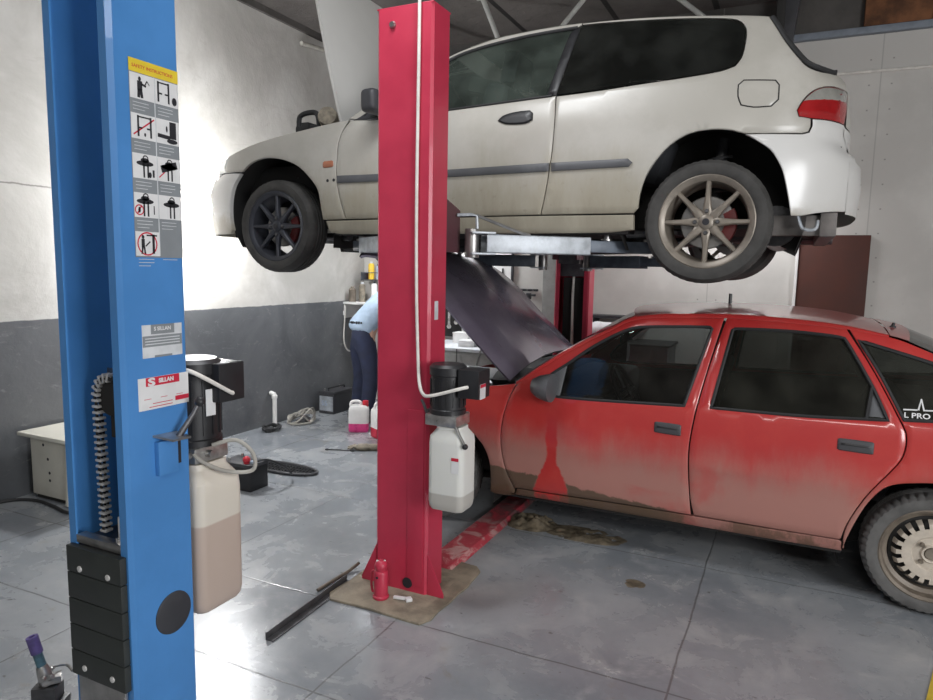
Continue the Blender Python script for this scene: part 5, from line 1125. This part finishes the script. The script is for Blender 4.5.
# steel bars by the post
t=thing('angle_bar','long dark steel angle bar lying on the floor against the red post base','bar',(-1.875,2.36,.0),math.radians(2))
b=MB(); b.bx(-.020,.020,-.30,.30,.001,.006).bx(-.020,-.015,-.30,.30,.006,.034); b.build('bar',M['dsteel'],t,bevel=.001,weld=False)
t=thing('pry_bar','short rusty steel bar lying along the angle bar beside the red post','bar',(-1.95,2.66,.0),math.radians(-3)); b=MB(); b.tube([(0,-.16,.009),(0,.08,.010),(.01,.15,.028)],.008,8); b.build('bar',M['rimdark'],t)
# red bottle jack
t=thing('bottle_jack','small red bottle jack with domed top standing against the red post','jack',(-1.648,2.575,.012),0)
b=MB(); b.lathe([(0,0),(.036,0),(.038,.004),(.038,.012),(.033,.016),(.033,.125),(.030,.132),(.025,.136),(.025,.140),(.029,.146),(.031,.158),(.027,.172),(.016,.182),(0,.185)],(0,0,0),(0,0,1),32); b.build('jack_body',M['red'],t)
b=MB(); b.tube([(-.034,0,.02),(-.050,0,.03),(-.052,0,.11),(-.034,0,.125)],.006,8,sm=3); b.build('jack_handle',M['red'],t); b=MB(); b.cyl((-.018,-.012,.178),(.018,.012,.178),.006); b.build('release_pin',M['steel'],t)
b=MB(); b.cyl((.0,-.036,.11),(.0,-.030,.11),.006); b.build('filler_plug',M['ink'],t)
o=MB(); o.box((-1.555,2.60,.020),(.07,.018,.012),.2); o.box((-1.515,2.605,.02),(.03,.03,.016),.8); o=o.build('rag_scrap',M['whitepl'],bevel=.004); tag(o,'crumpled pale scrap at the foot of the near red post','scrap')
# soil fallen from the red car
def soil(name,c,sx,sy,h,seed,label,n=34):
    rows=[]; 
    for i in range(n+1):
        r=[]
        for j in range(n+1):
            a,d=-1+2*i/n,-1+2*j/n; x,y=a*sx,d*sy; q=max(0,1-(a*a+d*d)); q=q**.6
            e=noise.noise(V((x*9+seed,y*9,0)))*.6+noise.noise(V((x*26,y*26+seed,1)))*.45+noise.noise(V((x*70,y*70+seed,1)))*.2; z=h*q*max(0,.35+e)
            r.append((c[0]+x,c[1]+y,z-.0015))
        rows.append(r)
    o=MB().grid(rows).build(name,M['mud'],ang=50); tag(o,label,'soil',kind='stuff'); return o
soil('mud_clumps',(-1.36,3.83,0),.17,.14,.075,3.1,'clumps of wet brown soil on the floor under the front of the red car')
soil('mud_crumbs',(-1.02,3.80,0),.26,.12,.030,8.7,'thin spread of brown soil crumbs beneath the sill of the red car')
soil('mud_crumb',(-.62,3.30,0),.06,.05,.014,5.2,'small brown smear of soil on the bare floor in front of the red car',16)
# jack handle at the lower left corner
t=thing('trolley_jack','worn purple and teal trolley jack with an upright handle socket at the lower left','jack',(-2.262,1.385,-.0),math.radians(30)); t.scale=(.82,.82,.82)
b=MB(); b.bx(-.07,.07,-.05,.05,.0,.03).bx(-.05,.05,-.04,.04,.03,.10); b.build('jack_frame',M['dsteel'],t,bevel=.006)
b=MB(); b.tube([(0,0,.10),(-.012,0,.16),(-.02,0,.185)],[.030,.028,.022],16); b.tube([(0,-.04,.14),(0,.05,.145)],.011,10); b.box((.02,.0,.125),(.07,.05,.03),.4); b.cyl((.03,-.04,.15),(.05,-.05,.165),.012,.010,12); b.build('pump',M['steel'],t,bevel=.002)
b=MB(); b.tube([(-.018,0,.18),(-.035,0,.245)],.019,16); hs=b.build('handle_socket',M['teal'],t); b=MB(); b.lathe([(.012,.0),(.024,.0),(.024,.075),(.012,.075)],(-.034,0,.243),(-.25,0,1),20,closed=True); b.build('handle_grip',M['purple'],hs)
b=MB(); b.tube([(.01,.03,.16),(.05,.06,.15),(.09,.03,.14)],.006,8,sm=3); b.build('release_rod',M['steel'],t)
# work lamp shining on the left wall in front of the white car
t=thing('work_lamp','bright work lamp on a wall hook beside the nose of the white car','lamp',(-4.16,3.93,1.985),0)
g=G('lit lamp bulb'); g.set(col=(1,1,1),emc=(1,.98,.95,1),ems=60)
b=MB(); b.sphere((0,0,0),.055,20,14); bulb=b.build('bulb',g.m,t)
b=MB(); b.cyl((0,0,.05),(0,0,.11),.03,.026,18); b.build('lamp_holder',M['white'],t,bevel=.003)
b=MB(); b.tube([(0,0,.10),(-.06,0,.13),(-.34,0,.13)],.008,8); b.cyl((-.34,0,.13),(-.32,0,.13),.03); b.build('lamp_bracket',M['white'],t)
# ---------------------------------------------------------------- back of the workshop
t=thing('corner_shelf','small white shelf with bracket in the corner above the dark dado','shelf',(-4.30,6.42,0)); MB().bx(-.20,.30,-.19,.20,1.125,1.150).build('shelf_board',M['white'],t,bevel=.003); b=MB(); b.bx(-.2,-.185,-.17,.2,.97,1.125); b.build('shelf_bracket',M['white'],t); MB().bx(-.2,-.17,-.19,-.15,1.0,1.05).build('socket_outlet',M['white'],t,bevel=.004)
o=MB().tube([(-4.47,6.24,1.10),(-4.475,6.23,.95),(-4.48,6.22,.72),(-4.46,6.28,.60),(-4.42,6.40,.62),(-4.40,6.45,.70)],.008,8,sm=5).build('hanging_lead',M['cable']); tag(o,'thin white cord looping down below the corner shelf','cable')
def can(name,loc,r,h,mat,cap,label,cat='spray can',group='cans on the corner shelf'):
    t=thing(name,label,cat,loc,group=group); b=MB(); b.lathe([(0,0),(r,0),(r,h*.80),(r*.75,h*.88),(r*.5,h*.9),(0,h*.9)],(0,0,0),(0,0,1),20); b.build('can_body',M[mat],t); b=MB(); b.cyl((0,0,h*.88),(0,0,h),r*.55,r*.45,16); b.build('can_cap',M[cap],t,bevel=.002)
can('bottle',(-4.42,6.30,1.15),.04,.17,'rimdark','glove','dark brown bottle at the wall end of the corner shelf','bottle'); can('bottle',(-4.33,6.36,1.15),.035,.22,'glove','pale','pale brown bottle second from the wall on the corner shelf','bottle'); can('spray_can',(-4.20,6.40,1.15),.034,.23,'white','ink','white spray can on the corner shelf','spray can'); can('bottle',(-4.08,6.45,1.15),.035,.20,'teal','ink','green bottle behind the mechanic on the corner shelf','bottle')
t=thing('wall_rack','short wall shelf high in the corner holding small bottles','shelf',(-4.22,6.53,0)); MB().bx(-.18,.55,-.10,.11,1.385,1.40).build('rack_board',M['dsteel'],t,bevel=.002); b=MB(); b.bx(-.18,.55,-.10,-.09,1.47,1.478); b.bx(-.18,-.17,-.10,.11,1.385,1.478); b.bx(.54,.55,-.10,.11,1.385,1.478); b.build('rack_rail',M['navyarm'],t)
can('spray_can',(-4.31,6.51,1.40),.034,.20,'spray','pale','yellow can with pale nozzle on the high wall rack','spray can','cans on the high wall rack'); can('spray_can',(-4.235,6.54,1.40),.030,.17,'bluelabel','black','pale blue can on the high wall rack','spray can','cans on the high wall rack'); can('spray_can',(-4.37,6.58,1.40),.024,.15,'inkred','ink','dark red can at the wall end of the high rack','spray can','cans on the high wall rack'); can('spray_can',(-4.06,6.54,1.40),.032,.13,'redcap','redcap','squat red can at the open end of the high wall rack','can','cans on the high wall rack')
# workbench with a rack of tools behind it
t=thing('workbench','grey workbench with a pale worktop along the back wall','workbench',(-3.05,6.30,0)); MB().bx(-.65,.62,-.36,.33,.735,.765).build('worktop',M['pale'],t,bevel=.004); MB().bx(-.62,.60,-.32,.31,.08,.735).build('bench_cabinet',M['workshop'],t,bevel=.004)
for x in (-.6,.57):
    for y in (-.31,.29): MB().bx(x-.03,x+.03,y-.03,y+.03,0,.08).build('leg',M['dsteel'],t)
MB().bx(-.5,-.1,-.326,-.318,.52,.70).build('drawer',M['workshop'],t,bevel=.003); MB().bx(-.06,.34,-.326,-.318,.52,.70).build('drawer',M['workshop'],t,bevel=.003)
t=thing('tool_board','dark tool board on the back wall behind the workbench','tool board',(-3.2,6.63,0)); MB().bx(-.55,.32,-.015,.015,.80,1.22).build('board',M['dark'],t)
for i in range(9):
    x=-3.62+.085*i; h=.20+.05*((i*7)%4); o=thing('hand_tool','steel hand tool hanging on the dark board, '+['leftmost of the row','second from the left','third from the left','fourth from the left','middle of the row','fourth from the right','third from the right','second from the right','rightmost of the row'][i],'tool',(x,6.605,1.16),group='hand tools on the tool board')
    b=MB(); b.bx(-.012,.012,-.008,.008,-h,0); b.cyl((0,-.008,-h),(0,.008,-h),.024,.024,14); b.build('tool_shaft',M['chrome'],o,bevel=.002); b=MB(); b.bx(-.015,.015,-.011,.011,-.09,0); b.build('tool_grip',M['black'],o,bevel=.004)
for i,(x,y,w,d,h,m,lab) in enumerate(((-3.10,6.42,.18,.14,.10,'white','white open carton on the worktop nearest the red post'),(-2.93,6.18,.16,.18,.05,'whitepl','flat white box on the worktop under the tool board'),(-2.72,6.25,.22,.16,.09,'dsteel','dark steel box on the worktop toward the bonnet'))):
    t=thing('storage_box',lab,'box',(x,y,.765),.2*i,group='boxes on the worktop'); MB().bx(-w/2,w/2,-d/2,d/2,0,h).build('box_body',M[m],t,bevel=.004); MB().bx(-w/2-.003,w/2+.003,-d/2-.003,d/2+.003,h,h+.012).build('box_lid',M[m],t,bevel=.002)
o=MB().tube([(-2.93,5.925,.76),(-2.93,5.92,.62),(-2.95,5.93,.45)],.005,6,sm=3).build('thin_lead',M['rubber']); tag(o,'thin black lead hanging over the front edge of the worktop','cable')
t=thing('wall_sheet','white sheet panel on the back wall behind the open purple bonnet','panel',(-2.82,6.635,0)); MB().bx(-.30,.16,-.012,.012,.80,2.3).build('sheet',M['white'],t); MB().bx(.16,.18,-.016,.012,.80,2.3).build('sheet_edge',M['ink'],t); MB().bx(.06,.075,-.02,-.012,1.30,1.55).build('slot',M['ink'],t)
t=thing('tool_rack','short dark tool rack on the back wall left of the far red post','rack',(-2.50,6.62,1.335)); MB().bx(-.12,.14,-.02,.02,-.012,.012).build('rack_bar',M['ink'],t,bevel=.002); b=MB()
for x in (-.08,-.02,.04,.1): b.tube([(x,-.02,0),(x,-.05,-.005),(x,-.05,.012)],.004,6)
b.build('hook',M['dsteel'],t)
t=thing('spray_gun','dark spray gun hanging from the short tool rack','spray gun',(-2.44,6.575,1.325)); b=MB(); b.box((0,0,-.05),(.05,.035,.06)); b.cyl((.02,0,-.04),(.075,0,-.04),.012); b.build('gun_body',M['ink'],t,bevel=.006); b=MB(); b.box((-.015,0,-.12),(.03,.028,.11),R(.2,4,'Y')); b.build('gun_grip',M['dsteel'],t,bevel=.006); b=MB(); b.tube([(-.03,0,-.17),(-.04,0,-.30),(-.02,0,-.42)],.010,8,sm=3); b.build('air_hose',M['greycable'],t)
t=thing('storage_cupboard','dark low cupboard against the back wall right of the far red post','cupboard',(-1.52,6.40,0)); MB().bx(-.40,.55,-.22,.24,.05,.88).build('cupboard_body',M['dsteel'],t,bevel=.004); MB().bx(-.42,.57,-.24,.245,.88,.90).build('cupboard_top',M['dark'],t,bevel=.003)
for x in (-.37,.52): MB().bx(x-.03,x+.03,-.2,.2,0,.05).build('foot',M['dark'],t)
t=thing('wall_shelf','long dark shelf board on the back wall above the white sack','shelf',(-1.52,6.54,1.11)); MB().bx(-.30,.34,-.11,.11,-.012,.012).build('shelf_board',M['ink'],t,bevel=.002)
for x in (-.2,.25): MB().bx(x-.008,x+.008,-.09,.11,-.11,-.012).build('shelf_bracket',M['ink'],t)
t=thing('white_sack','lumpy white plastic sack on the low cupboard right of the far red post','sack',(-1.62,6.34,.90)); b=MB(); b.sphere((0,0,.082),.15,24,16,(1.1,.7,.58))
for v in b.v:
    k=1+.16*noise.noise(v*9); v.x*=k; v.y*=k; v.z=max(.0,v.z*k)
b.build('sack_body',M['bag'],t,ang=50); b=MB(); b.tube([(.13,0,.10),(.17,.01,.12),(.20,.0,.14)],[.03,.016,.028],10); b.build('sack_neck',M['bag'],t)
t=thing('paper_roll','tilted white roll leaning on the cupboard behind the red car roof','paper roll',(-1.22,6.32,.90)); b=MB(); b.tube([(-.10,0,.045),(.10,0,.22)],.04,18); b.build('roll',M['whitepl'],t); b=MB(); b.tube([(.101,0,.2209),(.104,0,.2235)],.015,12); b.build('roll_core',M['ink'],t)
# ---------------------------------------------------------------- the mechanic
def skin(name,joints,bones,mat,parent,lv=2,root=0):
    me=bpy.data.meshes.new(name); me.from_pydata([j[:3] for j in joints],bones,[]); o=link(name,me,None); m=o.modifiers.new('s','SKIN'); m.use_smooth_shade=True
    for i,v in enumerate(me.skin_vertices[0].data):
        r=joints[i][3]; v.radius=r if isinstance(r,tuple) else (r,r); v.use_root=(i==root)
    s=o.modifiers.new('d','SUBSURF'); s.levels=lv; s.render_levels=lv
    dg=bpy.context.evaluated_depsgraph_get(); me2=bpy.data.meshes.new_from_object(o.evaluated_get(dg)); bpy.data.objects.remove(o); me2.name=name
    for p in me2.polygons: p.use_smooth=True
    return link(name,me2,mat,parent)
pr=thing('person','person in a light blue shirt and navy trousers bending over the workbench','person',(-3.83,5.63,0))
# local frame: leans towards +x and a little towards +y
dx,dy=.52,.854
def B(f,s,z): return (f*dx-s*dy,f*dy+s*dx,z)   # forward, sideways (left +), up
hip=(0,.0,.90)
J=[];E_=[]
def j(f,s,z,r): J.append((*B(f,s,z),r)); return len(J)-1
pel=j(0,0,.93,(.125,.11)); sp=j(.12,0,1.08,(.125,.105)); ch=j(.29,0,1.215,(.145,.115)); nb=j(.44,0,1.315,(.06,.06)); nk=j(.50,0,1.34,(.052,.052)); hd=j(.56,0,1.33,(.085,.08)); hd2=j(.64,0,1.27,(.085,.085)); ht=j(.69,0,1.235,(.05,.05))
E_+=[(pel,sp),(sp,ch),(ch,nb),(nb,nk),(nk,hd),(hd,hd2),(hd2,ht)]
for s in (-1,1):
    hp=j(.0,.095*s,.86,.085); kn=j(.045,.115*s,.47,.058); an=j(-.02,.12*s,.08,.042); to=j(.13,.14*s,.035,.035); E_+=[(pel,hp),(hp,kn),(kn,an),(an,to)]
    sh=j(.36,.185*s,1.235,.058); el=j(.50,.235*s,.98,.043); wr=j(.70,.17*s,.855,.030); pm=j(.78,.155*s,.83,.035); E_+=[(ch,sh),(sh,el),(el,wr),(wr,pm)]
    for k,(df,ds,dz) in enumerate(((.075,-.03,-.02),(.088,-.01,-.02),(.084,.012,-.022),(.07,.032,-.024))):
        a=j(.78+df*.45,.155*s+ds*.8,.83+dz*.2,.011); c=j(.78+df,.155*s+ds,.83+dz*1.3,.009); E_+=[(pm,a),(a,c)]
    a=j(.77,.155*s-.045*s,.825,.012); c=j(.80,.155*s-.065*s,.81,.010); E_+=[(wr,a),(a,c)]
skin('body',J,E_,M['skin'],pr,1)
# face and hair
hx,hy,hz=B(.61,0,1.29)
b=MB(); b.sphere((hx+.0,hy,hz+.035),.102,20,14,(1,1,.92)); b.build('hair',M['hair'],pr)
J=[];E_=[]
pel=j(0.01,0,.97,(.148,.130)); hpc=j(-.02,0,.875,(.152,.138)); E_.append((pel,hpc))
for s in (-1,1):
    hp=j(-.01,.10*s,.80,(.105,.105)); md=j(.02,.11*s,.62,.096); kn=j(.045,.115*s,.47,.088); cf=j(.01,.12*s,.25,.074); an=j(-.01,.12*s,.075,.070); E_+=[(hpc,hp),(hp,md),(md,kn),(kn,cf),(cf,an)]
skin('trousers',J,E_,M['navy'],pr,2)
J=[];E_=[]
wa=j(-.04,0,.865,(.178,.165)); w2=j(.01,0,.96,(.170,.150)); sp=j(.13,0,1.09,(.160,.138)); ch=j(.27,0,1.20,(.172,.140)); nb=j(.40,0,1.285,(.105,.10)); E_+=[(wa,w2),(w2,sp),(sp,ch),(ch,nb)]
for s in (-1,1):
    sh=j(.35,.195*s,1.225,.085); el=j(.47,.235*s,1.03,.068); E_+=[(ch,sh),(sh,el)]
sh_=skin('shirt',J,E_,M['shirt'],pr,2)
for s in (-1,1):
    b=MB(); q=B(.04,.125*s,.0); b.box((q[0],q[1],.045),(.27,.10,.09),math.atan2(dy,dx)); b.build('shoe',M['black'],pr,bevel=.03,seg=3)
b=MB()
for i in range(13):
    if i in (5,): continue
    a=math.radians(190+8.2*i); p=V(B(.035,0,1.0)); d=V((math.cos(a),math.sin(a),0)); 
    b.box(p+d*.163+V((0,0,.0)),(.006,.015,.026 if i%3 else .018),a)
pieces(b,'shirt_letter',M['ink'],sh_)
# ---------------------------------------------------------------- light
def area(name,loc,to,size,power,col=(1,1,1),sy=None,spread=180):
    l=bpy.data.lights.new(name,'AREA'); l.energy=power; l.color=col; l.size=size; l.spread=math.radians(spread)
    if sy: l.shape='RECTANGLE'; l.size_y=sy
    o=bpy.data.objects.new(name,l); C.objects.link(o); o.location=loc; o.rotation_euler=(V(to)-V(loc)).to_track_quat('-Z','Y').to_euler(); return o
area('doorway_light',(4.1,.2,2.0),(-1.2,2.9,1.4),2.6,235,(.97,.98,1.),2.2)
area('ceiling_light_middle',(-1.6,2.0,3.75),(-1.9,2.2,0),1.4,42,(.95,.97,1.),.4)
area('ceiling_light_rear',(.6,-2.2,3.5),(.2,1.5,0),1.6,45,(1,.98,.95),.4)
area('bench_light',(-3.5,6.2,2.3),(-3.0,5.6,.6),1.1,32,(.93,.96,1.),.12)
area('bench_light',(-.4,6.3,2.5),(-.8,6.5,.9),1.1,26,(.97,.98,1.),.12)
l=bpy.data.lights.new('work_lamp_light','POINT'); l.energy=120; l.color=(.97,.98,1.); l.shadow_soft_size=.07; o=bpy.data.objects.new('work_lamp_light',l); C.objects.link(o); o.location=(-4.07,3.93,1.985)
w=bpy.data.worlds.new('world'); bpy.context.scene.world=w; w.use_nodes=True; w.node_tree.nodes['Background'].inputs[0].default_value=(.6,.65,.7,1); w.node_tree.nodes['Background'].inputs[1].default_value=.06
# ---------------------------------------------------------------- camera
f,pit,rol,hh,th=680.889,.12174,.01918,1.56137,.44472
cd=bpy.data.cameras.new('camera'); cam=bpy.data.objects.new('camera',cd); C.objects.link(cam)
fw=V((-math.sin(th)*math.cos(pit),math.cos(th)*math.cos(pit),-math.sin(pit))); rt=V((math.cos(th),math.sin(th),0)); dn=fw.cross(rt)
r=rt*math.cos(rol)-dn*math.sin(rol); d=dn*math.cos(rol)+rt*math.sin(rol)
cam.matrix_world=Matrix((( r.x,-d.x,-fw.x,0),(r.y,-d.y,-fw.y,0),(r.z,-d.z,-fw.z,hh),(0,0,0,1)))
cd.sensor_fit='HORIZONTAL'; cd.sensor_width=36; cd.lens=36*f/933; cd.clip_start=.05; cd.clip_end=60
sc=bpy.context.scene; sc.camera=cam
sc.view_settings.view_transform='Standard'; sc.view_settings.look='None'; sc.view_settings.gamma=1; sc.view_settings.exposure=.14; sc.view_settings.use_curve_mapping=False
